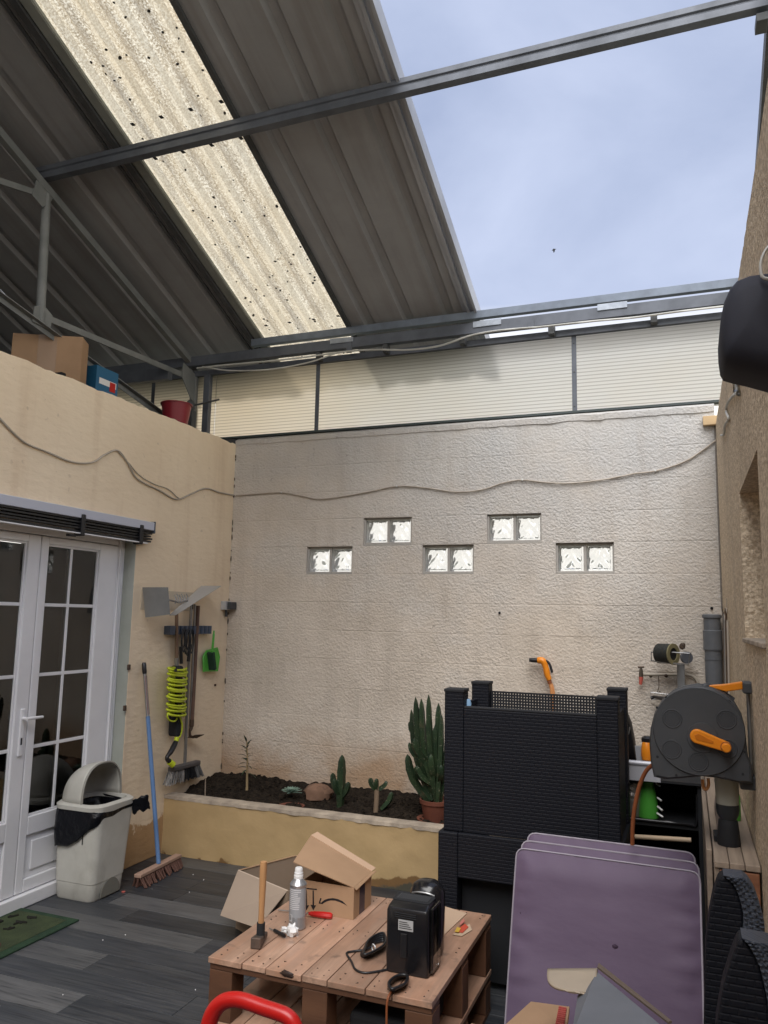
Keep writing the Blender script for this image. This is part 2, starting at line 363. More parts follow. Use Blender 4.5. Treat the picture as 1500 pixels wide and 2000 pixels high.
def c_poly(nt, co, c):
    w = n_math(nt, 'SINE', n_math(nt, 'MULTIPLY', n_axis(nt, co, 2, 0, 10), 20 * math.pi / .027))
    s = n_mix(nt, n_ramp(nt, w, .35, 1.0), (.95, .94, .91), (.66, .64, .61))
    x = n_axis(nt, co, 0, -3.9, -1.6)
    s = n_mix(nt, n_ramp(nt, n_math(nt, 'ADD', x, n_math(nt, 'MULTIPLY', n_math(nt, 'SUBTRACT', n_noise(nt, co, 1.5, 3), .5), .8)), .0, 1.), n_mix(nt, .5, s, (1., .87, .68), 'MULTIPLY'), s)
    top = n_axis(nt, co, 2, 3.60, 3.80)  # shade of the roof overhang along the top, put into the colour
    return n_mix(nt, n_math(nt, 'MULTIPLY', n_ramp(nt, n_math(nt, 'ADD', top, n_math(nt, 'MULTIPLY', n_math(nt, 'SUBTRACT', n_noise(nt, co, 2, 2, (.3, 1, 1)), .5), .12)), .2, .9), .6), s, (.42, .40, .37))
M_POLY = translucent('twinwall_polycarbonate', (.9, .88, .85), .95, c_poly, clear=.45)
def glassblock_mat():
    m = mat('glass_block', (.80, .84, .84), .12, spec=.8, bump=1.2, bs=26, bd=.03, trans=.0, col2=(.45, .50, .50), ns=22, rnd=.05)
    nt = m.node_tree; b = nt.nodes['Principled BSDF']; out = nt.nodes['Material Output']
    tr = nt.nodes.new('ShaderNodeBsdfTranslucent'); tr.inputs[0].default_value = (.96, .98, .98, 1)
    n = n_noise(nt, nt.nodes.new('ShaderNodeTexCoord').outputs['Object'], 16, 2); nt.links.new(n_ramp(nt, n, .38, .60, (.62, .66, .66), (1, 1, 1)), tr.inputs[0])
    mx = nt.nodes.new('ShaderNodeMixShader'); mx.inputs[0].default_value = .88; nt.links.new(b.outputs[0], mx.inputs[1]); nt.links.new(tr.outputs[0], mx.inputs[2])
    rf = nt.nodes.new('ShaderNodeBsdfRefraction'); rf.inputs['IOR'].default_value = 1.28; rf.inputs['Roughness'].default_value = .04
    m2 = nt.nodes.new('ShaderNodeMixShader'); m2.inputs[0].default_value = .50; nt.links.new(mx.outputs[0], m2.inputs[1]); nt.links.new(rf.outputs[0], m2.inputs[2])
    gl = nt.nodes.new('ShaderNodeBsdfGlossy'); gl.inputs['Roughness'].default_value = .06; m3 = nt.nodes.new('ShaderNodeMixShader'); m3.inputs[0].default_value = .10
    nt.links.new(m2.outputs[0], m3.inputs[1]); nt.links.new(gl.outputs[0], m3.inputs[2]); nt.links.new(m3.outputs[0], out.inputs[0]); return m
M_GBLOCK = glassblock_mat()
def pane_mat(name, tint=(.5, .53, .53)):
    m = bpy.data.materials.new(name); m.use_nodes = True; nt = m.node_tree; N = nt.nodes; L = nt.links; N.clear()
    out = N.new('ShaderNodeOutputMaterial'); tp = N.new('ShaderNodeBsdfTransparent'); tp.inputs[0].default_value = (*tint, 1)
    gl = N.new('ShaderNodeBsdfGlossy'); gl.inputs['Roughness'].default_value = .02; fr = N.new('ShaderNodeFresnel'); fr.inputs[0].default_value = 1.85
    mx = N.new('ShaderNodeMixShader'); L.new(fr.outputs[0], mx.inputs[0]); L.new(tp.outputs[0], mx.inputs[1]); L.new(gl.outputs[0], mx.inputs[2]); L.new(mx.outputs[0], out.inputs[0]); return m
M_PANE = pane_mat('window_glass')
M_CLEAR = pane_mat('clear_plastic', (.86, .88, .88))
M_UPVC = mat('white_upvc', (.84, .84, .86), .35, spec=.5, col2=(.77, .77, .79), ns=3, world_co=True)
M_BLACKP = mat('black_plastic', (.012, .012, .014), .35, spec=.5, rvar=0)
M_BLACKM = mat('black_matt', (.014, .015, .018), .75)
M_GREYPL = mat('anthracite_plastic', (.060, .064, .070), .5, col2=(.05, .053, .058), ns=6, bump=.12, bs=300, bd=.001)
M_ORANGE = mat('orange_plastic', (.75, .24, .012), .38, spec=.5)
M_RED = mat('red_plastic', (.47, .012, .010), .33, spec=.5)
M_GREENP = mat('green_plastic', (.10, .42, .06), .4)
M_CARD = mat('cardboard', (.42, .27, .165), .85, col2=(.36, .23, .14), ns=4, st=(1, 1, 1), spec=.15, bump=.2, bs=90, bst=(1, 1, .06), bd=.0008, rnd=.07)
M_CARDI = mat('cardboard_inside', (.30, .225, .165), .9, col2=(.26, .195, .14), ns=4, spec=.1)
M_WHITE = mat('white_stuff', (.75, .75, .75), .6)
def ex_wood(nt, b, s, co, c):
    g = n_noise(nt, co, 7, 8, (7, .45, 7), .65); s = n_mix(nt, n_ramp(nt, g, .40, .68), s, tuple(x * .62 for x in c[:3]))
    k = nt.nodes.new('ShaderNodeTexVoronoi'); k.inputs['Scale'].default_value = 5; mp = nt.nodes.new('ShaderNodeMapping'); mp.inputs['Scale'].default_value = (1.5, .7, 1)
    nt.links.new(co, mp.inputs[0]); nt.links.new(mp.outputs[0], k.inputs[0])
    s = n_mix(nt, n_math(nt, 'MULTIPLY', n_ramp(nt, k.outputs['Distance'], .05, .11, (1, 1, 1), (0, 0, 0)), .75), s, (.09, .05, .03))
    w = n_noise(nt, co, 4, 6); s = n_mix(nt, n_math(nt, 'MULTIPLY', n_ramp(nt, w, .48, .66), .55), s, (.24, .14, .09)); w2 = n_noise(nt, co, 11, 4); return n_mix(nt, n_math(nt, 'MULTIPLY', n_ramp(nt, w2, .62, .72), .6), s, (.13, .09, .07))
M_PALLET = mat('varnished_pallet_wood', (.52, .33, .235), .33, col2=(.36, .20, .13), ns=3, st=(3, .5, 3), rnd=.2, extra=ex_wood, bump=.3, bs=30, bst=(5, .3, 5), bd=.002, rvar=.08, coat=.15)
M_PALLETX = mat('pallet_end_wood', (.150, .072, .040), .45, col2=(.10, .048, .028), ns=4, st=(.5, 3, 3), rnd=.1, bump=.3, bs=30, bst=(.4, 5, 5), bd=.002)
M_WOODL = mat('grey_wood', (.33, .26, .20), .7, col2=(.23, .18, .14), ns=5, st=(6, .5, 6), rnd=.1, bump=.3, bs=40, bst=(5, .4, 5))
M_WOODR = mat('red_brown_wood', (.30, .13, .065), .6, col2=(.2, .085, .045), ns=5, st=(.6, 4, 5), bump=.2, bs=40)
M_HANDLE = mat('light_handle_wood', (.50, .27, .12), .5, col2=(.36, .19, .09), ns=8, st=(6, 6, .5))
def ex_rat(nt, b, s, co, c):
    br = nt.nodes.new('ShaderNodeTexBrick'); br.inputs['Scale'].default_value = 1; br.inputs['Brick Width'].default_value = .034; br.inputs['Row Height'].default_value = .0155
    br.inputs['Mortar Size'].default_value = .0035; br.inputs['Mortar Smooth'].default_value = 1; br.offset = .5
    sp = nt.nodes.new('ShaderNodeSeparateXYZ'); nt.links.new(co, sp.inputs[0]); cb = nt.nodes.new('ShaderNodeCombineXYZ')
    nt.links.new(n_math(nt, 'ADD', sp.outputs[0], sp.outputs[1]), cb.inputs[0]); nt.links.new(sp.outputs[2], cb.inputs[1]); nt.links.new(cb.outputs[0], br.inputs[0])
    bp = nt.nodes.new('ShaderNodeBump'); bp.inputs['Strength'].default_value = .45; bp.inputs['Distance'].default_value = .0025; bp.invert = True
    nt.links.new(br.outputs['Fac'], bp.inputs['Height']); nt.links.new(bp.outputs[0], b.inputs['Normal']); return None
M_RATTAN = mat('black_rattan_weave', (.0065, .0075, .012), .6, spec=.25, extra=ex_rat)
M_RATG = mat('grey_rattan_weave', (.060, .070, .092), .45, spec=.4, extra=ex_rat)
M_PURPLE = mat('purple_canvas', (.128, .092, .146), .6, col2=(.115, .082, .132), ns=3, bump=.25, bs=5, bst=(1, 1, 2.0), bd=.015, spec=.3)
M_PIPING = mat('grey_piping', (.33, .30, .35), .5)
M_BIN = mat('bin_plastic', (.55, .54, .49), .5, col2=(.46, .45, .405), ns=5, spec=.4, bump=.08, bs=20,
            extra=lambda nt, b, s, co, c: n_mix(nt, n_math(nt, 'MULTIPLY', n_ramp(nt, n_noise(nt, co, 6, 6, (1, 1, .5)), .56, .76), .5), s, (.2, .18, .14)))
M_LINER = mat('bin_liner', (.003, .0035, .006), .32, spec=.3, bump=1., bs=22, bd=.012)
M_CACTUS = mat('cactus_green', (.012, .027, .013), .5, col2=(.024, .045, .018), ns=14, rnd=.2, extra=lambda nt, b, s, co, c: n_mix(nt, n_ramp(nt, n_noise(nt, co, 9, 5), .60, .70), n_mix(nt, n_ramp(nt, n_noise(nt, co, 120, 2), .66, .70), s, (.20, .20, .14)), (.075, .065, .035)))
M_SUCC = mat('pale_succulent', (.20, .28, .22), .6, col2=(.12, .19, .15), ns=14)
M_TERRA = mat('terracotta', (.17, .055, .032), .75, col2=(.12, .04, .025), ns=6)
M_ROCK = mat('brown_rock', (.20, .115, .075), .9, col2=(.13, .075, .05), ns=9, bump=.8, bs=18, bd=.01)
M_WIRE = mat('grey_cable', (.42, .37, .31), .6)
M_WIREW = mat('white_cable', (.55, .55, .52), .55)
M_YEL = mat('lime_hose', (.52, .60, .03), .42)
M_BLUE = mat('blue_handle', (.12, .22, .42), .4)
M_METAL = mat('brushed_metal', (.38, .38, .38), .38, metal=.8, col2=(.3, .3, .3), ns=8)
M_SHELFM = mat('grey_sheet_metal', (.27, .27, .26), .5, metal=.3, col2=(.22, .22, .215), ns=5)
M_RUST = mat('rusty_iron', (.12, .075, .05), .75, metal=.2, col2=(.06, .045, .035), ns=20)
M_PVC = mat('grey_pvc', (.145, .155, .17), .5, col2=(.115, .125, .14), ns=7, world_co=True, rvar=.1)
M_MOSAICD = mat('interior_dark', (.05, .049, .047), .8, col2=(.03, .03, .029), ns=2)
M_BRISTLE = mat('red_brown_bristle', (.12, .055, .04), .8, col2=(.07, .035, .025), ns=60, st=(4, 4, .3), bump=.8, bs=120, bst=(3, 3, .1))
M_CAN = mat('aerosol_can', (.42, .43, .45), .3, metal=.7, spec=.6)
M_INK = mat('black_print', (.012, .011, .014), .6)
M_HOSE = mat('brown_hose', (.24, .075, .028), .45)
M_HOSEY = mat('orange_hose', (.62, .27, .10), .45)

# ================================================================== GROUND AND FLOOR
MB().grid(4, 4, lambda u, v: (-60 + 120 * u, -50 + 120 * v, -.06)).build('ground', M_GROUND, kind='structure')
FX0, FX1, FY0, FY1 = -3.78, .62, .9, 4.86
floor = MB().box(-3.9, .8, -3, 5.9, -.055, -.006).build('floor', M_BASE, kind='structure')
y = 3.2 - .185 * 12; row = 0
rr = random.Random(3)
light = {(3, -2.75): 2}
while y < FY1:
    if y + .185 > FY0:
        off = {12: -2.75, 14: -2.38, 11: -2.1, 15: -3.0, 10: -2.56, 13: -3.2}.get(row, rr.uniform(-3.6, -2.6))
        xs = [FX0] + [x for x in [off - 1.22 + 1.22 * k for k in range(-1, 5)] if FX0 + .03 < x < FX1 - .03] + [FX1]
        for a, b in zip(xs[:-1], xs[1:]):
            y1 = min(y + .185, FY1)
            k = rr.choice([0, 0, 0, 1, 1, 1, 2])
            if row == 12 and abs(b + 2.75) < .05: k = 2
            if row == 14 and abs(b + 2.38) < .05: k = 2
            if row == 10 and abs(b + 2.56) < .05: k = 2
            if row in (10, 14) and abs(a - b) > .01 and a > -2.6 and a < -2.3: k = 0
            if row == 12 and abs(a + 2.75) < .05: k = 0
            if row == 13: k = min(k, 0)
            mb = MB(); mb.box(a + .0012, b - .0012, y + .0012, y1 - .0012, -.006, rr.uniform(-.0004, .0004))
            p = mb.build('plank', M_PLK[k], floor, bev=.0012, seg=1)
    y += .185; row += 1
r2 = random.Random(5); mb = MB()
for i in range(26):
    px_, py_ = r2.uniform(-3.4, -1.8), r2.uniform(2.4, 4.7); mb.ball((px_, py_, .003), r2.uniform(.0015, .004), n=5, k=3, jit=.5)
mb.build('floor_crumbs', M_WHITE, kind='stuff', label='white crumbs and flakes scattered over the dark plank floor', cat='crumbs')

# ================================================================== BACK WALL
YB = 5.59
bw = thing('block_wall', 'rough rendered block wall at the back with five glass block openings', 'wall', (-1.6, YB + .1, 0))
HOLES = {9: [(-2.84, -2.44), (-1.86, -1.46), (-.86, -.46)], 10: [(-2.35, -1.95), (-1.36, -.96)]}
HZ = {9: (2.036, 2.246), 10: (2.262, 2.470)}
core = MB(); rr = random.Random(11)
for k in range(0, 15):
    z0 = .05 + .22 * k; z1 = min(z0 + .22, 3.165)
    if k == 0: z0 = 0.
    off = .25 if k % 2 else 0.
    cuts = [-3.55] + [x for x in [-3.35 + off + .5 * j for j in range(8)] if -3.5 < x < .18] + [.215]
    holes = HOLES.get(k, [])
    segs = []
    for a, b in zip(cuts[:-1], cuts[1:]):
        pcs = [(a, b)]
        for h0, h1 in holes:
            nx = []
            for p0, p1 in pcs:
                if h1 <= p0 or h0 >= p1: nx.append((p0, p1))
                else:
                    if h0 - p0 > .015: nx.append((p0, h0))
                    if p1 - h1 > .015: nx.append((h1, p1))
            pcs = nx
        segs += pcs
    for a, b in segs:
        o, o2 = rr.uniform(0, .0012), rr.uniform(0, .0012); ch, cd = rr.uniform(.003, .009), rr.choice([0, 0, .0004, .0008, .0014])
        pf = lambda x, oo: [(x, YB - oo, z0 + ch), (x, YB - oo, z1 - ch), (x, YB + cd, z1 - .0003), (x, YB + .03, z1 - .0003), (x, YB + .03, z0 + .0003), (x, YB + cd, z0 + .0003)]
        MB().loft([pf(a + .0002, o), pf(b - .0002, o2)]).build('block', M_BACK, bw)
    xs = sorted([-3.55, .215] + [v for h in holes for v in h])
    for a, b in zip(xs[0::2], xs[1::2]): core.box(a, b, YB + .031, YB + .2, z0, z1 + (.0 if k < 14 else 0))
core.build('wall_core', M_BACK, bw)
jr = random.Random(2); top = MB()
nn = 90; ring = []
for i in range(nn + 1):
    x = -3.55 + 3.765 * i / nn; j = .012 * noise.noise(Vector((x * 6, 1, 2))) + .008 * noise.noise(Vector((x * 23, 5, 2)))
    ring.append([(x, YB - .008 + j * .5, 3.13 + j), (x, YB - .010 + j, 3.165 + .008 * (i / nn) + j), (x, YB + .03, 3.19 + .01 * (i / nn)), (x, YB + .19, 3.18), (x, YB + .19, 3.13)])
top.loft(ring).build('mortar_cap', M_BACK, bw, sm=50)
gb_src = None
for k, hs in HOLES.items():
    za, zb = HZ[k]
    for (a, b) in hs:
        fr = MB(); y0, y1 = YB + .02, YB + .17
        zt = .05 + .22 * k + .22; zbot = .05 + .22 * k
        fr.box(a, b, YB + .004, y1, zbot, za + .014).box(a, b, YB + .035, y1, zb - .012, zt)
        fr.box(a, a + .014, YB + .012, y1, za + .014, zb - .012).box(b - .012, b, YB + .012, y1, za + .014, zb - .012)
        mid = (a + b) / 2; fr.box(mid - .010, mid + .010, YB + .026, y1, za + .014, zb - .012)
        w = fr.build('window', mat('window_mortar', (.40, .38, .35), .9, bump=.6, bs=60, bd=.006, world_co=True), bw, bev=.003)
        for (p, q) in ((a + .014, mid - .010), (mid + .010, b - .012)):
            c0, c1 = za + .014, zb - .012; g = MB()
            e = .012
            def fn(u, v, p=p, q=q, c0=c0, c1=c1):
                x = p + (q - p) * u; z = c0 + (c1 - c0) * v
                ed = min(u, 1 - u, v, 1 - v); inn = min(1, ed / .10)
                h = 0 if ed < .05 else .006 * inn
                wv = (.011 * noise.noise(Vector((x * 24, z * 20, p * 9))) + .006 * math.sin(abs(u - .5) * 16 + v * 13 + p * 5)) if ed > .1 else 0
                return (x, YB + .042 + h * (1 if ed > .08 else 0) + wv, z)
            g.grid(40, 40, fn)
            g.build('glass_block', M_GBLOCK, w, sm=60, fixn=False)

# ================================================================== LEFT WALL AND DOOR
XL = -3.55; D0, D1, DT = 2.86, 4.385, 2.215
pts = [(-1.5, 0), (D0, 0), (D0, DT), (D1, DT), (D1, 0), (YB + .19, 0), (YB + .19, 3.14)]
n = 160
for i in range(1, n): 
    yy = YB + .19 - (YB + 1.69) * i / n; pts.append((yy, 3.143 + .010 * noise.noise(Vector((yy * 5, 0, 3))) + .010 * noise.noise(Vector((yy * 17, 2, 3)))))
pts.append((-1.5, 3.145))
lw = thing('rendered_wall', 'smooth peach rendered wall on the left around the french door', 'wall', (XL - .1, 3, 0))
MB().prism(pts, 'x', XL - .2, XL).build('wall_body', M_LEFT, lw, bev=.006)
MB().box(XL - .3, XL - .2005, -1.5, YB + .19, 2.26, 2.9).build('lintel', M_MOSAICD, lw)
mk = MB()    # rough mortar line in the corner with the back wall
rg = random.Random(8); zz = .42
while zz < 3.1:
    h = rg.uniform(.01, .05)
    if rg.random() < .32: mk.ball((XL + .006, YB - .004, zz), .010, (.5, .6, h / .02), n=6, k=4, jit=.6)
    zz += h * 1.4
mk.build('corner_crack', mat('crack', (.12, .095, .07), 1), lw, kind='stuff')
# a cream-green painted strip where the reveal meets the wall
MB().box(XL - .11, XL - .0015, D1 - .0035, D1 - .001, 0, DT - .002).build('reveal_paint', mat('reveal_paint', (.42, .44, .40), .8, col2=(.36, .38, .33), ns=4, world_co=True), lw)

door = thing('french_door', 'white french double door with gridded dark panes in the left wall', 'door', (-3.66, 3.62, 0))
XD = -3.665
fr = MB()
fr.box(XD - .06, XD + .025, D0, D0 + .06, .0, DT).box(XD - .06, XD + .025, D1 - .075, D1 - .004, .0, DT)
fr.box(XD - .06, XD + .025, D0 + .06, D1 - .075, DT - .06, DT)
for k in range(3): fr.box(XD + .025, XD + .040 - .004 * k, D1 - .070 + .020 * k, D1 - .060 + .020 * k, .03, DT)
fr.build('door_frame', M_UPVC, door, bev=.004)
MB().box(XD - .06, XD + .055, D0, D1 - .005, .0, .075).build('sill', M_UPVC, door, bev=.006)
def leaf(y0, y1, gy0, gy1, ysplit, hide=False):
    zb, zt = .08, 2.150; gz0, gz1 = .50, 2.135 - .03
    X0, X1 = XD - .035, XD + .028; b = MB()
    b.box(X0, X1, y0, gy0, zb, zt).box(X0, X1, gy1, y1, zb, zt).box(X0, X1, gy0, gy1, gz1, zt).box(X0, X1, gy0, gy1, .395, gz0).box(X0, X1, gy0, gy1, zb, .15)
    b.box(X0, X1 - .016, gy0, gy1, .15, .395)
    lf = b.build('leaf', M_UPVC, door, bev=.005)
    MB().box(X1 - .0155, X1 - .006, gy0 + .05, gy1 - .05, .19, .355).build('raised_panel', M_UPVC, lf, bev=.008)
    bead = MB()
    for (a0, a1, c0, c1) in ((gy0, gy0 + .012, gz0, gz1), (gy1 - .012, gy1, gz0, gz1), (gy0 + .012, gy1 - .012, gz0, gz0 + .012), (gy0 + .012, gy1 - .012, gz1 - .012, gz1)):
        bead.box(X1 - .030, X1 - .012, a0, a1, c0, c1)
    bead.build('bead', M_UPVC, lf, bev=.002)
    ym = ysplit; zs = [gz0 + .012] + [.897, 1.316, 1.735] + [gz1 - .012]
    ysx = [gy0 + .012, ym, gy1 - .012]
    for i in range(4):
        for j in range(2):
            MB().box(X1 - .028, X1 - .022, ysx[j] + .003, ysx[j + 1] - .003, zs[i] + .003, zs[i + 1] - .003).build('pane', M_PANE, lf)
    for z in zs[1:-1]: MB().box(X1 - .031, X1 - .017, gy0 + .012, gy1 - .012, z - .010, z + .010).build('glazing_bar', M_UPVC, lf, bev=.002)
    MB().box(X1 - .031, X1 - .0165, ym - .010, ym + .010, gz0 + .012, gz1 - .012).build('glazing_bar', M_UPVC, lf, bev=.002)
    return lf, X1
lf1, X1 = leaf(3.628, 4.305, 3.685, 4.135, 3.895)
lf2, X1 = leaf(2.925, 3.621, 3.07, 3.525, 3.30)
h = MB(); h.box(X1, X1 + .012, 3.560, 3.592, .86, 1.13); h.build('handle_plate', M_UPVC, lf2, bev=.006)
h = MB(); h.cyl((X1 + .012, 3.578, 1.075), (X1 + .045, 3.578, 1.075), .010); h.tube([(X1 + .045, 3.570, 1.075), (X1 + .047, 3.60, 1.076), (X1 + .046, 3.69, 1.074)], [.011, .010, .008], 10)
h.build('handle', M_UPVC, lf2, sm=40)
MB().box(X1 + .0122, X1 + .013, 3.570, 3.582, .925, .965).build('keyhole', M_BLACKM, lf2, bev=.002)
# dark room behind the door
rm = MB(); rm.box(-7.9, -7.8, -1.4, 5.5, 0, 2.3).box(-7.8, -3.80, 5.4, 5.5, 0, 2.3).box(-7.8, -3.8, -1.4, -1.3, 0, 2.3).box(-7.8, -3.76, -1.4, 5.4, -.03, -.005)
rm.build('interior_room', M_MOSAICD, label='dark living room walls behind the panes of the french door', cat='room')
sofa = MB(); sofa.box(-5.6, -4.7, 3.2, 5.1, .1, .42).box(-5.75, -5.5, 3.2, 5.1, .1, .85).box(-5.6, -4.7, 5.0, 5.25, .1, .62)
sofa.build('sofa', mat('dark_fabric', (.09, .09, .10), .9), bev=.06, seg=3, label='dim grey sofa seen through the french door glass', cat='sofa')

# mezzanine slab and its enclosure
MB().box(-8, XL - .2005, -1.5, YB + .19, 2.95, 3.11).build('mezzanine_floor', M_MOSAICD, kind='structure')
MB().box(-8.1, -8, -1.5, YB + 1, 0, 6.9).build('shed_side_wall', M_SHEET, label='far dark side wall of the shed beyond the mezzanine', cat='wall')
MB().box(-8, -5.3, YB + .1, YB + .2, 3.11, 4.0).build('shed_back_wall', M_SHEET, label='dark back wall of the shed left of the clear strip', cat='wall')
MB().prism([(-1.6, 3.11), (-1.6, 6.9), (1.0, 5.85), (1, 5.5), (-1.5, 5.5), (-1.5, 3.11)], 'x', -8, XL - .2).build('light_seal_gable', M_SHEET, label='unseen dark gable added behind the camera to seal out light', cat='wall')  # unseen end wall added to keep light out of the mezzanine

MB().box(-3.55, .8, -2.0, -1.75, 0, 3.4).build('sky_block_wall', M_LEFT, label='unseen wall added behind the camera to block low sky light', cat='wall')  # unseen wall added to darken the lower courtyard
# ================================================================== RIGHT WALL
def XR(y): return .22
outl = [(-1.5, 0), (YB + .2, 0), (YB + .2, 3.04), (YB, 3.04), (4.5, 3.03), (3.1, 3.0), (2.3, 2.995), (-1.5, 3.0)]
W0, W1, WZ0, WZ1 = 2.64, 3.54, 1.64, 2.245
rw = thing('roughcast_wall', 'gritty beige roughcast wall along the right with a window recess', 'wall', (.4, 3, 0))
def rprism(poly, a, b):
    mb = MB(); n = len(poly); vs = [(XR(p[0]) + a, p[0], p[1]) for p in poly] + [(XR(p[0]) + b, p[0], p[1]) for p in poly]
    mb.add(vs, [tuple(range(n)), tuple(range(2 * n - 1, n - 1, -1))] + [(i, i + n, (i + 1) % n + n, (i + 1) % n) for i in range(n)]); return mb
# the wall as four butted pieces round the recess
def zt(y):
    for (a, za), (b, zb) in zip(outl[3:-1], outl[4:]):
        if b <= y <= a: return za + (zb - za) * (a - y) / (a - b)
    return 3.0
def topline(ya, yb):   # from ya down to yb
    k = 24; return [(ya + (yb - ya) * i / k, zt(ya + (yb - ya) * i / k) + .012 * noise.noise(Vector((i * .7 + ya, 3, 1)))) for i in range(k + 1)]
rprism([(W1, 0), (YB + .19, 0), (YB + .19, 3.04)] + topline(YB, W1), 0, .3).build('wall_panel', M_RIGHT, rw)
rprism([(-1.5, 0), (W0, 0)] + topline(W0, -1.5), 0, .3).build('wall_panel', M_RIGHT, rw)
rprism([(W0, 0), (W1, 0), (W1, WZ0), (W0, WZ0)], 0, .3).build('wall_panel', M_RIGHT, rw)
rprism([(W0, WZ1), (W1, WZ1)] + topline(W1, W0), 0, .3).build('wall_panel', M_RIGHT, rw)
rprism([(W0, WZ0), (W1, WZ0), (W1, WZ1), (W0, WZ1)], .2, .3).build('recess_back', mat('recess_render', (.42, .35, .26), .9, col2=(.34, .28, .2), ns=5, world_co=True, bump=.3, bs=30, bd=.006), rw)
rprism([(W0 + .002, WZ0 - .012), (W1 - .002, WZ0 - .012), (W1 - .002, WZ0 + .006), (W0 + .002, WZ0 + .006)], -.012, .19).build('sill', M_COPING, rw, bev=.004)
gutter = MB(); gutter.beam((.214, YB - .008, 3.1), (.214, YB - .008, 1.8), .010, .014)
gutter.build('joint_strip', mat('grey_mortar', (.20, .18, .16), .9, bump=.8, bs=40, bd=.01, world_co=True), rw)

# ================================================================== ROOF
TA = math.tan(R_(21.5))
def RZ(y): return 4.057 + (5.6 - y) * TA
roof = thing('corrugated_shelter', 'dark corrugated steel shed roof sloping down to the back with a skylight strip', 'roof', (-4.5, 3, 4.5))
def sheet(x0, x1, ya, yb, ribs, hgt, wide, m, nm, lift=0., top=.5, minor=True, wav=0.):
    xs = []; w = x1 - x0
    for k in range(ribs):
        c = x0 + w * (k + .5) / ribs
        xs += [(c - wide / 2, 0), (c - wide * top / 2, hgt), (c + wide * top / 2, hgt), (c + wide / 2, 0)]
        if minor and k < ribs - 1:
            c2 = x0 + w * (k + 1.) / ribs; xs += [(c2 - .022, 0), (c2 - .014, .005), (c2 + .014, .005), (c2 + .022, 0)]
    xs = [(x0, 0)] + xs + [(x1, 0)]
    mb = MB(); L = len(xs); ny = 14
    vs = [(x, ya + (yb - ya) * j / ny, RZ(ya + (yb - ya) * j / ny) + z + lift + wav * noise.noise(Vector((x * 3, j * .8, 1)))) for j in range(ny + 1) for x, z in xs]
    mb.add(vs, [(j * L + i, j * L + i + 1, (j + 1) * L + i + 1, (j + 1) * L + i) for j in range(ny) for i in range(L - 1)])
    return mb.build(nm, m, roof, solid=.0012, fixn=False)
YE = 6.35
for i in range(5):
    x1 = -3.40 - i * 1.0; x0 = x1 - 1.0
    for j, (ya, yb) in enumerate(((3.80, YE), (-.2, 3.90))): sheet(x0, x1 + (.0 if i else .04), ya, yb, 3, .030, .10, M_SHEET, 'roof_sheet', .004 + .004 * j + .003 * (i % 2), minor=False)
for j, (ya, yb) in enumerate(((3.80, YE), (-.2, 3.90))):
    sheet(-2.505, -1.50, ya, yb, 3, .035, .10, M_SHEET, 'roof_sheet', .004 + .004 * j, minor=False)
    sheet(-3.36, -2.47, (3.84, -.2)[j], (YE, 3.84)[j], 4, .034, .12, M_SKYL, 'skylight_sheet', .022, top=.45)
def along(mb, x0, x1, z0, z1, ya=-.2, yb=YE): 
    return mb.hexa([(x0, ya, RZ(ya) + z0), (x1, ya, RZ(ya) + z0), (x1, yb, RZ(yb) + z0), (x0, yb, RZ(yb) + z0)], [(x0, ya, RZ(ya) + z1), (x1, ya, RZ(ya) + z1), (x1, yb, RZ(yb) + z1), (x0, yb, RZ(yb) + z1)])
along(along(MB(), -3.40, -3.335, -.012, -.004), -3.337, -3.330, -.004, .02).build('skylight_trim', M_TRIMG, roof)
along(along(MB(), -3.455, -3.41, -.030, -.002), -3.52, -3.50, -.018, -.002).build('skylight_rafter', M_STEELD, roof)
along(MB(), -2.53, -2.495, -.030, -.002).build('skylight_rafter', M_STEELD, roof)
e = MB(); along(e, -1.545, -1.512, -.022, .0); along(e, -1.510, -1.488, -.040, .012); along(e, -1.486, -1.455, -.020, -.004); along(e, -1.453, -1.432, -.046, .07)
e.build('edge_flashing', mat('flashing_zinc', (.52, .54, .58), .40, metal=.3, col2=(.30, .31, .34), ns=3, st=(4, .4, .4), world_co=True), roof, bev=.002)
sc = MB(); rs = random.Random(4)
for k in range(4):
    for yy in (3.96, 5.5, 3.72):
        x = -3.36 + .89 * (k + .5) / 4; sc.box(x - .012, x + .012, yy - .014, yy + .014, RZ(yy) + .030, RZ(yy) + .036 - .003)
for k in range(10):
    x = rs.uniform(-3.3, -2.55); yy = rs.uniform(3.2, 5.5); sc.ball((x, yy, RZ(yy) + .018), rs.uniform(.006, .013), (1, 1, .3), n=6, k=4, jit=.7)
sc.build('dirt_clump', M_BLACKM, roof, kind='stuff')

def purlin(name, x0, x1, y, ztop, h, w, label, m=M_STEEL):
    t = MB(); t.chan((x0, y, ztop - h), (x1, y, ztop - h), w, h, .005, .018)
    o = t.build(name, m, bev=.0015, label=label, cat='beam'); return o
p = MB(); zc = RZ(3.84) - .098; C8 = [(0, 0), (-.054, 0), (-.054, .036), (-.044, .042), (-.044, .054), (-.054, .060), (-.054, .092), (0, .092)]
p.extr(C8, (.455, 3.84, zc), (-4.12, 3.84, zc))
midp = p.build('purlin', M_STEEL, bev=.0015, label='long grey steel purlin crossing the open sky halfway up the roof', cat='beam')
p = MB(); p.chan((.50, 5.55, 3.985), (-3.42, 5.55, 3.985), .05, .060, .004, .014)
p.build('eave_purlin', mat('zinc_blue', (.20, .235, .29), .45, metal=.4, col2=(.15, .175, .215), ns=8, world_co=True), bev=.0015, label='thin upper galvanised beam along the eave with sky under it', cat='beam')
p = MB(); p.chan((.50, 5.55, 3.868), (-8, 5.55, 3.868), .06, .085, .005, .02)
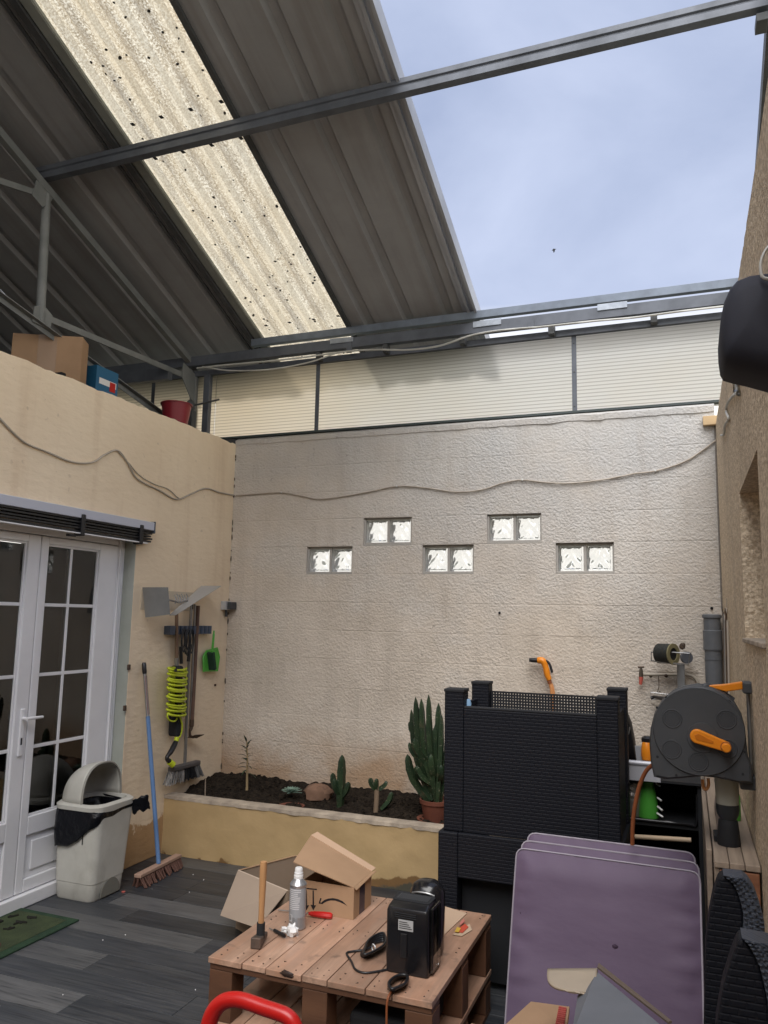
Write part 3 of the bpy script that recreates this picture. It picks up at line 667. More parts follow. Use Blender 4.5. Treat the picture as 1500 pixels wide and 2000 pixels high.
p.build('wall_beam', M_STEEL, bev=.0015, label='thicker lower steel beam along the eave carrying the cable', cat='beam')
def plate(pxs, m, nm, lab, yy=5.546, t=.004):
    q = [at(a, b, 'Y', yy) for a, b in pxs]; MB().slab(q, t).build(nm, m, label=lab, cat='bracket')
plate([(924, 640), (979, 633), (979, 622), (924, 629)], M_ZINC, 'joint_plate', 'pale joint plate between the eave beams just right of the roof edge')
plate([(1167, 607), (1225, 600), (1225, 588), (1167, 595)], M_ZINC, 'joint_plate', 'pale joint plate between the eave beams below the open sky, right one')
plate([(645, 672), (690, 667), (690, 658), (645, 662)], M_ZINC, 'joint_plate', 'pale joint plate under the corner of the skylight')
plate([(1031, 641), (1043, 640), (1043, 625), (1031, 626)], M_STEEL, 'clip_plate', 'small upright clip on the lower eave beam between two joint plates')
plate([(677, 690), (687, 689), (687, 668), (677, 669)], M_STEEL, 'clip_plate', 'small upright clip on the lower eave beam beneath the skylight corner')
for i, (px, lab) in enumerate(((1078, 'short steel spacer under the lower eave beam over the middle clear panel'), (1278, 'short steel spacer under the lower eave beam near the right wall'), (905, 'short steel spacer under the lower eave beam at the shed roof edge'))):
    q = at(px, 650, 'Y', 5.6); MB().box(q.x - .022, q.x + .022, 5.56, 5.63, 3.80, 3.868).build('spacer', M_STEELD, bev=.002, label=lab, cat='bracket')
for px, lab in ((625, 'small steel spacer under the eave beam beside the left mullion'), (755, 'small steel spacer under the eave beam left of the roof edge')):
    q = at(px, 690, 'Y', 5.6); MB().box(q.x - .018, q.x + .018, 5.56, 5.63, 3.80, 3.868).build('spacer', M_STEELD, bev=.002, label=lab, cat='bracket')

# clear twin-wall strip
scr = thing('clear_strip', 'translucent ribbed plastic strip between the block wall and the eave', 'screen', (-1.8, 5.66, 3.2))
xsP = [-5.3, -4.5, -3.83, -2.825, -.722, .335]
for a, b in zip(xsP[:-1], xsP[1:]):
    MB().box(a + .004, b - .004, 5.668, 5.676, 3.19, 3.80).build('panel', M_POLY, scr)
for x in xsP[1:-1]:
    if x == -3.83: continue
    MB().box(x - .017, x + .017, 5.655, 5.664, 3.20, 3.795).build('mullion', M_STEEL, scr, bev=.001)
    for z in (3.26, 3.52, 3.74): MB().ball((x, 5.654, z), .006, (1, .5, 1), 8, 5).build('screw', M_STEELD, scr, sm=60)
MB().box(-5.3, .335, 5.630, 5.664, 3.796, 3.845).build('top_rail', M_STEEL, scr, bev=.002)
b = MB(); b.box(-3.8, .26, 5.640, 5.664, 3.196, 3.225).box(-3.8, .26, 5.600, 5.640, 3.196, 3.202); b.build('bottom_rail', mat('green_dark_steel', (.05, .065, .065), .5), scr, bev=.002)
MB().box(-8, XL - .02, 5.60, 5.79, 3.1, 3.19).build('bottom_curb', M_STEELD, scr)

# truss over the left wall
XT = -4.05
def tp(a, b): return at(a, b, 'X', XT)
M_TRUSS = mat('truss_grey_paint', (.22, .23, .23), .6, col2=(.17, .18, .18), ns=6)
tr = thing('roof_truss', 'grey welded steel roof truss standing on the left wall top', 'truss', (XT, 4.5, 3.1))
def member(nm, A, B, w=.05, up=(1, 0, 0), ang=True):
    mb = MB()
    if ang: mb.angle(A, B, w, w, .006, up); mb.angle(A, B, -w * .0 - .006, w, .006, up)
    else: mb.beam(A, B, w, w * .35, up)
    return mb.build(nm, M_TRUSS, tr)
A = tp(0, 262); B = tp(385, 722); dd = (A - B).normalized()
mb = MB(); mb.beam(A + dd * 4, B, .055, .05, (1, 0, 0)); mb.build('rafter', M_TRUSS, tr, bev=.002)
mb = MB(); mb.angle(tp(0, 578) + (tp(0, 578) - tp(315, 808)).normalized() * 3, tp(318, 810), .04, .05, .006, (1, 0, 0)); mb.build('bottom_chord', M_TRUSS, tr)
mb = MB(); mb.beam(tp(94, 622), tp(380, 742), .045, .012, (1, 0, 0)); mb.build('strut', M_TRUSS, tr)
mb = MB(); mb.beam(tp(-260, 268), tp(85, 382), .04, .02, (1, 0, 0)); mb.build('strut', M_TRUSS, tr)
mb = MB(); mb.cyl(tp(91, 380), tp(78, 632), .030); mb.build('upright', M_TRUSS, tr, sm=40)
def gus(pts, nm='gusset', dx=.0): 
    q = [at(a, b, 'X', XT + .012 + dx) for a, b in pts]; mb = MB(); n = len(q)
    mb.add(q + [p + Vector((.008, 0, 0)) for p in q], [tuple(range(n)), tuple(range(2 * n - 1, n - 1, -1))] + [(i, i + n, (i + 1) % n + n, (i + 1) % n) for i in range(n)]); mb.build(nm, M_TRUSS, tr, bev=.001)
gus([(70, 352), (104, 382), (100, 392), (82, 405), (62, 382)]); gus([(66, 598), (84, 596), (102, 618), (96, 645), (62, 628)]); gus([(357, 708), (392, 742), (392, 800), (376, 790), (355, 738)])
mb = MB(); q = tp(382, 730); mb.box(XT - .03, XT + .03, q.y - .03, q.y + .03, 3.11, q.z + .02); mb.build('post', M_TRUSS, tr, bev=.003)
mb = MB(); mb.box(-3.93, -3.87, 5.62, 5.67, 3.11, 3.80); mb.build('steel_post', M_STEEL, bev=.003, label='square steel post at the left end of the clear strip', cat='post')
mb = MB(); mb.box(-4.02, -3.95, 5.50, 5.56, 3.11, 3.45); mb.ball((-3.985, 5.53, 3.50), .055, (.7, .7, 1), 8, 6, .2); mb.cyl((-3.95, 5.53, 3.5), (-3.70, 5.53, 3.53), .008, n=6); 
mb.build('steel_fitting', M_STEELD, sm=40, label='dark pipe fitting with a thin rod between post and clear strip', cat='fitting')
mb = MB(); mb.beam(at(735, 750, 'Y', 5.3) * 0 + Vector((-4.9, 5.3, 3.75)), Vector((-5.2, 5.3, 3.3)), .02, .02); mb.build('brace', M_STEELD, tr)
mb = MB(); mb.beam(Vector((-8, 5.3, 3.72)), Vector((-4.05, 5.3, 3.72)), .06, .10); mb.build('tie_beam', M_STEEL, label='dark horizontal tie beam behind the truss above the red bucket', cat='beam')
# edge plates at the top right corner
mb = MB(); mb.beam((.475, 5.65, RZ(5.65) - .03), (.475, .5, RZ(.5) - .03), .035, .10, (0, 1, 0)); mb.box(.40, .452, 3.80, 3.90, RZ(3.84) - .16, RZ(3.84) - .118)
mb.build('edge_rafter', M_STEELD, bev=.002, label='dark steel edge member on open roof side at the end of the purlin', cat='beam')

# ================================================================== PLANTER BED
pl = thing('planter_bed', 'ochre rendered raised planting bed along the foot of the back wall', 'planter', (-2.2, 5.2, 0))
cp = []
def face(u, v):
    x = XL + .0 + 2.75 * u; z = .385 * v
    return (x, 4.86 + .006 * noise.noise(Vector((x * 3, z * 3, 1))) + .004 * noise.noise(Vector((x * 9, z * 9, 4))), z)
mb = MB(); mb.grid(110, 16, face); mb.box(XL, -.8, 4.872, 4.96, 0, .384); mb.build('front_wall', M_PLANTER, pl, sm=60, fixn=False)
ring = []
for i in range(121):
    x = XL + 2.75 * i / 120; j = .008 * noise.noise(Vector((x * 5, 2, 2))) + .006 * noise.noise(Vector((x * 17, 8, 2)))
    ring.append([(x, 4.855 + j, .378 + j * .7), (x, 4.857 + j * .6, .400 + j * .3), (x, 4.90, .405), (x, 4.965 + j, .402), (x, 4.965 + j, .38)])
MB().loft(ring).build('coping', M_COPING, pl, sm=60)
def soil(u, v):
    x = XL + 2.75 * u; y = 4.95 + (YB - 4.95) * v
    z = .365 + .06 * v + .05 * math.exp(-((x + 3.3) / .25) ** 2 - ((y - 5.4) / .25) ** 2)
    z += .03 * noise.noise(Vector((x * 4, y * 4, 0))) + .018 * noise.noise(Vector((x * 15, y * 15, 3))) + .010 * noise.noise(Vector((x * 45, y * 45, 5)))
    return (x, y, z)
SO = MB().grid(260, 66, soil).build('soil', M_SOIL, pl, kind='stuff')
mb = MB(); rg = random.Random(21)
for i in range(520):
    u, v = rg.random(), rg.random(); p = soil(u, v); mb.ball(p, rg.uniform(.004, .016), n=6, k=4, jit=.8)
mb.build('soil_clod', M_SOIL, pl, kind='stuff')
def sz(x, y): return soil((x - XL) / 2.75, (y - 4.95) / (YB - 4.95))[2]

# spindly plant
t = thing('spindly_plant', 'thin bare stem with drooping narrow leaves at the left end of the bed', 'plant', (-3.07, 5.2, sz(-3.07, 5.2)))
z0 = sz(-3.07, 5.2) - .02
MB().tube(smooth([(-3.07, 5.2, z0), (-3.075, 5.2, z0 + .14), (-3.078, 5.2, z0 + .25), (-3.09, 5.2, z0 + .37)]), [.011 - .007 * i / 18 for i in range(19)], 7).build('stem', mat('stem', (.30, .22, .12), .8), t, sm=60)
rg = random.Random(5)
def blade(mb, p, d, L, w, droop):
    d = Vector(d).normalized(); s = d.cross(Vector((0, 0, 1)))
    s = s.normalized() if s.length > .01 else Vector((1, 0, 0)); pts = []
    for i in range(6):
        q = i / 5; c = Vector(p) + d * L * q - Vector((0, 0, droop * q * q)); ww = w * math.sin(math.pi * min(.97, .18 + q * .8)); pts.append((c - s * ww, c + s * ww + Vector((0, 0, ww * .3))))
    mb.add([v for pr in pts for v in pr], [(2 * i, 2 * i + 1, 2 * i + 3, 2 * i + 2) for i in range(5)])
for k in range(24):
    z = z0 + .14 + .23 * k / 23; a = k * 2.4; up = .2 + .9 * k / 23; mb = MB()
    blade(mb, (-3.078 - .012 * k / 23, 5.2, z), (math.cos(a), math.sin(a), up), rg.uniform(.07, .095), .0065, .045 * (1.1 - k / 30))
    mb.build('leaf', M_CACTUS, t, solid=.0012)
# rosette succulents
def rosette(loc, label, n, L, m, w=.008):
    t = thing('rosette_succulent', label, 'succulent', loc, None)
    for k in range(n):
        a = k * 2.399; q = k / n; mb = MB(); el = .15 + 1.2 * q
        blade(mb, Vector(loc) + Vector((0, 0, .008)), (math.cos(a), math.sin(a), el), L * (1 - .45 * q), w, .004); mb.build('leaf', m, t, solid=.003)
    return t
rosette((-2.70, 5.20, sz(-2.7, 5.20) + .03), 'pale grey green rosette succulent in the soil left of the brown rock', 46, .085, M_SUCC, .009)
rk = MB(); rk.ball((-2.52, 5.28, sz(-2.52, 5.28) + .035), .10, (1.1, .8, .72), 14, 10, .35); rk.build('rock', M_ROCK, sm=30, label='brown angular rock lying in the planting bed beside the pale succulent', cat='rock')
so = MB(); so.lathe([(.070, 0), (.085, .025), (.092, .027), (.092, .031), (.08, .029), (.066, .008), (0.001, .006)], (-2.60, 5.01, sz(-2.60, 5.01) - .018), 28, cap=False); so.build('pot_saucer', M_TERRA, sm=40, label='terracotta saucer half buried in soil in front of the brown rock', cat='saucer')
def cactus_arm(mb, p0, p1, r, bend=(0, 0, 0), ribs=4):
    p0, p1 = Vector(p0), Vector(p1); mid = (p0 + p1) / 2 + Vector(bend); pts = smooth([p0, mid, p1], 6); n = ribs * 3; k = len(pts); vs = []; prev = None
    for i, p in enumerate(pts):
        t = (pts[min(i + 1, k - 1)] - pts[max(i - 1, 0)]).normalized(); a = t.orthogonal().normalized() if prev is None else (prev - t * prev.dot(t)).normalized(); prev = a; b = t.cross(a)
        q = i / (k - 1); rr_ = r * (.62 + .5 * math.sin(math.pi * (q * .8 + .1))) * (1 - .12 * abs(math.sin(q * 14))) * (1 if q < .88 else max(.12, (1 - q) / .12))
        vs.append([p + (a * math.cos(2 * math.pi * j / n) + b * math.sin(2 * math.pi * j / n)) * rr_ * (1.25 if j % 3 == 0 else .8) for j in range(n)])
    mb.loft(vs)
def cactus(loc, label, arms, m=M_CACTUS):
    t = thing('cactus', label, 'cactus', loc)
    for (dx, dy, z0, ex, ey, z1, r) in arms:
        mb = MB(); L = Vector(loc); cactus_arm(mb, L + Vector((dx, dy, z0)), L + Vector((ex, ey, z1)), r, ((ex - dx) * .25, (ey - dy) * .25, 0)); mb.build('stem', m, t, sm=25)
    return t
zz = sz(-2.315, 5.2)
cactus((-2.315, 5.2, zz), 'small dark upright cactus with side arms in the middle of the bed', [(0, 0, -.02, .005, 0, .35, .026), (-.01, 0, .07, -.065, 0, .22, .018), (.01, 0, .06, .06, .0, .17, .018), (0, -.01, .08, -.03, -.04, .19, .016)])
zz = sz(-2.03, 5.17)
cactus((-2.03, 5.17, zz), 'stubby cactus on a bare brown trunk between the upright cactus and the tall clump', [(-.005, 0, .15, -.05, 0, .225, .015), (.005, 0, .15, .065, .02, .21, .015), (0, 0, .14, .005, -.02, .23, .014), (.03, .02, .02, .10, .03, .14, .016)])
MB().tube(smooth([(-2.035, 5.17, zz - .02), (-2.03, 5.17, zz + .08), (-2.028, 5.17, zz + .17)]), .018, 8).build('cactus_stump', mat('corky', (.21, .15, .10), .95), sm=60, label='bare brown trunk under the stubby cactus', cat='stump')
PX, PY = -1.60, 5.16; zz = sz(PX, PY)
pt = MB(); pt.lathe([(.075, 0), (.10, .12), (.108, .12), (.110, .145), (.100, .145), (.095, .125), (.001, .12)], (PX, PY, zz - .03), 28, cap=False); pt.build('flower_pot', M_TERRA, sm=40, label='terracotta pot holding the tall cactus beside the black rattan box', cat='pot')
pt = MB(); pt.lathe([(.10, 0), (.125, .035), (.13, .035), (.13, .04), (.11, .03), (.001, .01)], (PX + .02, PY - .05, zz - .035), 28, cap=False); pt.build('pot_saucer', M_TERRA, sm=40, label='terracotta saucer under the tall cactus pot', cat='saucer')
rg = random.Random(9); arms = []
tg = [(-.16, .95), (-.10, 1.04), (-.06, 1.03), (.0, 1.06), (.05, 1.0), (.09, .93), (-.13, .82), (.03, .86), (-.18, .66), (.12, .8), (-.04, .78), (.16, .86), (.10, .62), (-.09, .60), (.02, .68)]
for i, (dx, h) in enumerate(tg):
    arms.append((dx * .22, rg.uniform(-.035, .035), .05 if i < 10 else .15, dx * .9 - .03, rg.uniform(-.10, .10), (h - .45) * 1.02 + .13, rg.uniform(.016, .025)))
arms += [(-.06, -.02, .28, -.185, -.03, .42, .014), (-.07, 0, .40, -.19, 0, .56, .02), (-.03, -.04, .3, -.12, -.08, .47, .024)]
cactus((PX, PY, zz + .05), 'tall dark green cactus clump growing in the terracotta pot', arms)
MB().cyl((-3.33, 5.05, sz(-3.33, 5.05) - .02), (-3.335, 5.05, sz(-3.33, 5.05) + .13), .004, n=6).build('plant_label', M_WOODL, label='thin wooden stick in the soil beneath the hanging broom', cat='stick')

# ================================================================== WALL CABLES
def cab(name, pts, r, m, label, k=7, ax='X', val=-3.54):
    q = smooth([at(a, b, ax, val) for a, b in pts], k); return MB().tube(q, r, 6).build(name, m, sm=60, label=label, cat='cable')
def wjit(pts): return pts
cab('cable', [(-40, 770), (0, 818), (45, 862), (90, 882), (140, 902), (180, 903), (205, 888), (230, 880), (250, 905), (268, 935), (310, 957), (345, 975), (375, 964), (402, 954), (430, 962), (461, 968)], .0065, M_WIRE, 'thick beige cable looping across the peach left wall')
cab('cable', [(232, 883), (252, 905), (272, 928), (300, 945), (328, 955), (345, 970), (352, 974)], .004, M_WIRE, 'thin second strand beside the beige cable on the peach left wall')
cab('cable', [(461, 968), (500, 965), (550, 962), (590, 969), (625, 975), (680, 968), (720, 961), (775, 950), (830, 953), (890, 961), (940, 957), (985, 943), (1020, 938), (1070, 943), (1120, 944), (1190, 935), (1240, 925), (1280, 920), (1330, 905), (1365, 885), (1395, 862), (1408, 850)], .0055, M_WIRE, 'beige cable sagging across the rough back wall above the glass blocks', ax='Y', val=YB - .012)
for px, py in ((550, 962), (775, 950), (1020, 938), (1280, 920)):
    q = at(px, py, 'Y', YB - .010); MB().ball(q, .010, n=8, k=5).build('cable_clip', M_WIREW, sm=60, label={550: 'cable clip left of the first glass block pair', 775: 'cable clip above the upper left glass blocks', 1020: 'cable clip above the upper right glass blocks', 1280: 'cable clip nearest the right end of the back wall'}[px], cat='clip')
cab('cable', [(385, 719), (450, 712), (520, 706), (600, 697), (672, 687), (730, 683), (800, 683), (860, 675), (920, 655), (980, 645), (1060, 638), (1150, 628), (1240, 620), (1330, 608), (1425, 597)], .0075, M_WIREW, 'white cable strung along the lower eave beam', ax='Y', val=5.535)
cab('cable', [(395, 716), (430, 722), (460, 724), (510, 723), (560, 717), (610, 706), (650, 692), (672, 687)], .006, M_WIREW, 'white cable hanging below the beam from the truss post', ax='Y', val=5.53)
XW = .212
cab('cord', [(1452, 712), (1444, 728), (1438, 745), (1440, 765), (1430, 775), (1420, 790), (1419, 805), (1423, 818), (1416, 830), (1414, 848), (1408, 850)], .006, M_WIREW, 'white cord dangling down the roughcast wall below the black hood', ax='X', val=XW)
MB().tube([at(a, b, 'X', XW) for a, b in ((1441, 738), (1437, 745), (1438, 765), (1443, 768))], .012, 8).build('cord_connector', M_CLEAR, sm=60, label='clear plastic connector on the white cord under the black hood', cat='connector')
q = at(1390, 821, 'Y', 5.56); MB().box(q.x - .055, q.x + .06, 5.545, 5.588, q.z - .033, q.z + .030).build('wood_block', mat('raw_wood', (.58, .42, .24), .7, col2=(.5, .35, .19), ns=6), bev=.003, label='small raw wood block at the top right corner of the back wall', cat='wood block')

# ================================================================== BLACK HOOD (top right)
hd = thing('wall_hood', 'big matt black rounded hood hanging high on the roughcast wall', 'hood', (.25, 1.9, 2.3))
HY = 1.75
o2 = [(1440, 543), (1425, 560), (1414, 585), (1409, 610), (1406, 640), (1407, 670), (1411, 697), (1418, 708), (1440, 714), (1470, 720), (1500, 728), (1530, 736), (1534, 700), (1534, 640), (1534, 580), (1534, 530), (1500, 528), (1465, 533)]
qs = [at(a, b, 'Y', HY) for a, b in o2]
for q in qs: q.x = min(q.x, .205); c_ = sum(qs, Vector()) / len(qs)
def rg_(f, dy): return [c_ + (q - c_) * f + Vector((0, dy, 0)) for q in qs]
MB().loft([rg_(.05, -.035), rg_(.6, -.03), rg_(.88, -.012), rg_(.975, .010), rg_(1.0, .04), rg_(.99, .14), rg_(.8, .20), rg_(.1, .2)]).build('shell', mat('hood_black', (.028, .030, .042), .8, bump=.3, bs=300, bd=.001), hd, sm=50)
MB().box(.14, .22, HY + .08, HY + .14, 2.40, 2.46).build('arm', M_BLACKP, hd, bev=.01)
MB().tube(smooth([at(a, b, 'Y', HY - .04) for a, b in ((1502, 480), (1492, 495), (1486, 515), (1487, 535), (1492, 543), (1504, 545))]), .0035, 6).build('cord', M_WIREW, sm=60, label='clear looped cord in front of the top of the black hood', cat='cord')

# ================================================================== SLATTED SHADE OVER THE DOOR
sh = thing('door_shade', 'folded shade with white cassette and black slats above the french door', 'shade', (-3.5, 3.6, 2.2))
MB().box(XL - .001, XL + .055, 2.3, 4.50, 2.275, 2.333).build('cassette', mat('cassette', (.52, .54, .62), .4), sh, bev=.004)
MB().box(XL, XL + .06, 4.50, 4.508, 2.255, 2.34).build('end_cap', M_STEEL, sh, bev=.003)
for i in range(5): MB().box(XL + .004, XL + .045 + .006 * (i % 2), 2.3, 4.49 - .004 * (i % 3), 2.263 - .0185 * i, 2.275 - .0185 * i).build('slat', M_BLACKP, sh, bev=.002)
MB().box(XL + .03, XL + .056, 2.3, 4.44, 2.176, 2.184).build('bottom_bar', M_UPVC, sh, bev=.002)
for yy in (2.9, 3.80, 4.36): MB().box(XL + .001, XL + .066, yy - .016, yy + .016, 2.165, 2.300).build('strap', M_BLACKP, sh, bev=.006)
MB().box(XL + .02, XL + .05, 3.70, 3.76, 2.155, 2.17).build('toggle', M_BLACKP, sh, bev=.004)

# ================================================================== WASTE BIN
bn = thing('waste_bin', 'cream plastic bin with domed lid and black liner beside the door', 'bin', (-3.46, 4.03, 0))
cx, cy = -3.455, 4.03
rings = []
for z, hx, hy, r, dx in ((0, .135, .135, .04, 0), (.01, .142, .142, .045, 0), (.10, .147, .147, .045, .0), (.103, .150, .150, .045, 0), (.30, .158, .160, .05, .005), (.50, .168, .172, .055, .012), (.53, .170, .174, .055, .014)):
    rings.append([Vector(p) for p in rrect(cx + dx, cy, hx, hy, r, z)])
MB().loft(rings, cap=False).build('body', M_BIN, bn, sm=40)
mb = MB(); mb.box(cx + .05, cx + .146, cy - .1445, cy - .1415, .0, .085)
# flat dark plate for the foot recess, its shade put into the colour
ar = [(cx + .149, cy + .01 + .085 * math.cos(math.pi * i / 12), .012 + .095 * math.sin(math.pi * i / 12)) for i in range(13)]
mb2 = MB(); n = len(ar); mb2.add(ar + [(p[0] + .004, p[1], p[2]) for p in ar], [tuple(range(n)), tuple(range(2 * n - 1, n - 1, -1))] + [(i, i + n, i + n + 1, i + 1) for i in range(n - 1)])
mb2.build('foot_recess_shade', mat('bin_shadow', (.17, .165, .14), .8), bn)
MB().box(cx + .07, cx + .0725, cy - .171, cy - .1655, .33, .45).build('scratch', M_BLACKM, bn)
RC, RX, RY = -3.448, .170, .182
def oval(sx, sy, z, r=.085): return [Vector(p) for p in rrect(RC, cy, sx, sy, min(r, sx * .6), z, 9)]
MB().loft([oval(RX - .01, RY - .01, .520), oval(RX + .006, RY + .006, .522), oval(RX + .008, RY + .008, .545), oval(RX - .006, RY - .006, .558), oval(RX - .022, RY - .022, .556), oval(RX - .026, RY - .026, .530)], cap=False).build('rim', M_BIN, bn, sm=50)
mb = MB(); OX = RC + .040
def dome(u, v):
    a = math.pi * u; b = (math.pi / 2) * v
    k = math.cos(b) ** .6; ry = (RY - .010) * (1 - .25 * v ** 3)
    return (OX - math.sin(b) ** .95 * (RX + .040 - .012), cy - math.copysign(abs(math.cos(a)) ** .8, math.cos(a)) * ry * (k ** .35 if v < .99 else .3), .548 + math.sin(a) ** .75 * .225 * k)
mb.grid(30, 16, lambda u, v: dome(u, v * .985)); mb.build('dome_lid', M_BIN, bn, sm=60, solid=.006)
MB().tube([Vector(dome(u / 30, 0)) + Vector((.004, 0, 0)) for u in range(31)], .007, 6).build('lid_edge', mat('lid_edge', (.27, .26, .23), .6), bn, sm=60)
mb = MB(); lr = []
for k, (f, z) in enumerate(((.86, .535), (.88, .48), (.55, .40), (.1, .38))):
    lr.append([Vector((RC + (p.x - RC) * f + .006 * noise.noise(p * 30), cy + (p.y - cy) * f, z + .02 * noise.noise(p * 14 + Vector((k, 0, 0))))) for p in oval(RX, RY, 0)])
mb.loft(lr, cap=False)
base = oval(RX - .004, RY - .004, 0, .06); NB = len(base)
def skirt(u, v):
    i = u * NB; p = base[int(i) % NB].lerp(base[(int(i) + 1) % NB], i - int(i)); c, s_ = (p.x - RC) / RX, (p.y - cy) / RY; a = math.atan2(s_, c)
    low = .11 + .12 * max(0, min(1, -s_ * .75 - c * .55)) - .05 * max(0, c) - .03 * max(0, s_); low = max(.02, low)
    f = 1.0 + .010 * math.sin(a * 9 + v * 3) + .05 * math.sin(math.pi * min(1, v * 1.05)) ** .8 + .02 * noise.noise(Vector((c * 3, s_ * 3, v * 4)))
    return (max(XL - .105, RC + (p.x - RC) * f), cy + (p.y - cy) * f, .530 - low * v + .008 * math.sin(a * 11) * v)
mb.grid(NB * 3, 14, skirt)
def corner(u, v):
    return (RC + .165 + .085 * u, cy + .12 + .03 * v + .06 * u + .012 * noise.noise(Vector((u * 5, v * 4, 0))), .535 + .03 * u * (1 - v) - .085 * v * (1 - .25 * u) - .02 * noise.noise(Vector((u * 4, v * 3, 5))))
mb.grid(10, 8, corner)
mb.build('liner', M_LINER, bn, sm=70, solid=.002, fixn=False)
MB().lathe([(.010, 0), (.012, .006), (.001, .007)], at(241, 1743, 'Z', .0), 12).build('bottle_cap', mat('red_foil', (.5, .12, .10), .3), sm=30, label='small red bottle cap on the floor right of the bin', cat='cap')

# ================================================================== DOORMAT
dm = thing('doormat', 'green doormat with dark raised lettering on the floor before the french door', 'doormat', (-3.4, 3.3, 0))
def mt(u, v): 
    return (-3.63 + .44 * u, 2.55 + 1.11 * v, .010 + .0012 * noise.noise(Vector((u * 30, v * 60, 0))))
mb = MB(); mb.box(-3.63, -3.19, 2.55, 3.66, .0005, .010); mb.build('backing', mat('mat_green', (.014, .036, .020), .95, col2=(.022, .055, .026), ns=9, bump=1., bs=220, bd=.004), dm, bev=.003)
mb = MB(); mb.grid(30, 60, lambda u, v: (-3.59 + .35 * u, 2.60 + 1.02 * v, .0115)); mb.build('pile', mat('mat_pile', (.050, .070, .028), .95, col2=(.028, .040, .018), ns=7, bump=1., bs=200, bd=.004), dm)
def flat_blob(nm, m, cx_, cy_, rx, ry, z, n=26, j=.1):
    pts = [(cx_ + rx * math.cos(2 * math.pi * i / n) * (1 + j * noise.noise(Vector((i * .9, cx_ * 9, cy_)))), cy_ + ry * math.sin(2 * math.pi * i / n)) for i in range(n)]
    return MB().prism(pts, 'z', .0112, z).build(nm, m, dm)
M_MATD = mat('mat_dark', (.014, .014, .010), .95)
flat_blob('oval_patch', mat('mat_brown', (.07, .030, .022), .95, bump=1., bs=200, bd=.003), -3.34, 3.12, .075, .13, .0145)
r3 = random.Random(12)
for rowi, (x0, n) in enumerate(((-3.53, 8), (-3.44, 7))):
    for k in range(n):
        yy = 3.02 + .085 * k + (.03 if rowi else 0)
        if yy > 3.60: continue
        L = []
        for q in range(6): L.append((x0 + r3.uniform(-.034, .034), yy + r3.uniform(-.032, .032), .014))
        MB().tube(smooth(L, 4), .0065, 6, flat=.6).build('letter_stroke', M_MATD, dm, sm=60)

# ================================================================== TOOLS ON THE LEFT WALL
rk_ = thing('tool_rack', 'dark blue grey plastic tool holder rail screwed to the left wall', 'tool rack', (XL, 5.0, 1.57))
M_RACK = mat('rack_plastic', (.07, .09, .13), .45)
MB().box(XL, XL + .025, 4.745, 5.285, 1.545, 1.607).build('rail', M_RACK, rk_, bev=.004)
for i in range(10): 
    yy = 4.80 + .052 * i; MB().cyl((XL + .040, yy, 1.545), (XL + .040, yy, 1.607), .018, n=12).build('clamp', M_RACK, rk_, sm=40)
MB().box(XL + .02, XL + .06, 4.742, 4.80, 1.543, 1.609).build('end_block', M_RACK, rk_, bev=.005)
sf = thing('metal_tray', 'folded grey sheet metal tray fixed above the tool rack', 'tray', (XL, 4.7, 1.7))
q = [at(278, 1147, 'Y', 4.47), at(328, 1147, 'Y', 4.47), at(332, 1200, 'Y', 4.47), at(284, 1206, 'Y', 4.47)]
MB().slab(q, .003).build('end_panel', M_SHELFM, sf)
q = [at(331, 1202, 'X', -3.40), at(343, 1202, 'X', -3.34), at(432, 1145, 'X', -3.40), at(393, 1145, 'X', -3.545)]
MB().slab(q, .003).build('sloping_panel', mat('pale_sheet', (.42, .42, .42), .45, metal=.3), sf)
MB().box(XL, XL + .003, 4.47, 5.1, 1.72, 1.86).build('back_panel', mat('cream_sheet', (.55, .47, .36), .6), sf)
rkx = MB()
for i in range(6):
    a = at(341 + 4.6 * i, 1160 + (0 if i % 2 else 2), 'X', -3.46); b = at(342 + 4.6 * i, 1179 - i * 1.2, 'X', -3.44); rkx.tube(smooth([a, (a + b) / 2 + Vector((.01, 0, 0)), b], 3), .004, 6)
rkx.tube([at(331, 1172, 'X', -3.44), at(350, 1177, 'X', -3.44), at(366, 1173, 'X', -3.44)], .006, 6)
rkx.build('hand_fork', M_METAL, sm=60, label='small metal hand fork lying in the sheet metal tray', cat='hand fork')
def stick(nm, a, b, r, m, parent, n=10): return MB().cyl(a, b, r, n=n).build(nm, m, parent, sm=50)
XT2 = XL + .045
def tx(a, b, x=XT2): return at(a, b, 'X', x)
# hanging broom
t = thing('hanging_broom', 'long grey handled broom hanging head down from the tool rack', 'broom', tx(360, 1500))
stick('handle', tx(374, 1178), tx(361, 1492), .012, M_METAL, t); stick('hook_tip', tx(374.5, 1176), tx(374, 1190), .014, M_BLACKP, t)
mb = MB(); a, b = tx(333, 1503, XL + .07), tx(387, 1489, XL + .05)
mb.beam(a, b, .05, .035); mb.build('head', mat('broom_head', (.09, .085, .085), .5), t, bev=.008)
rg = random.Random(4); 
for part_, m_, k0, k1 in (('bristles', mat('pale_bristle', (.42, .40, .38), .8, col2=(.12, .12, .12), ns=90, st=(1, 1, .05)), 0, .45), ('bristles', M_BLACKM, .45, .8), ('bristles', mat('grey_bristle', (.2, .2, .2), .8), .8, 1)):
    mb = MB()
    for i in range(70):
        q_ = k0 + (k1 - k0) * rg.random(); s_ = a.lerp(b, q_) + Vector((rg.uniform(-.02, .02), 0, -.015)); e_ = s_ + Vector((rg.uniform(-.012, .012), (q_ - .5) * .10 + rg.uniform(-.008, .008), -.085 - .01 * rg.random())); mb.tube([s_, e_], [.0035, .002], 4)
    mb.build(part_, m_, t)
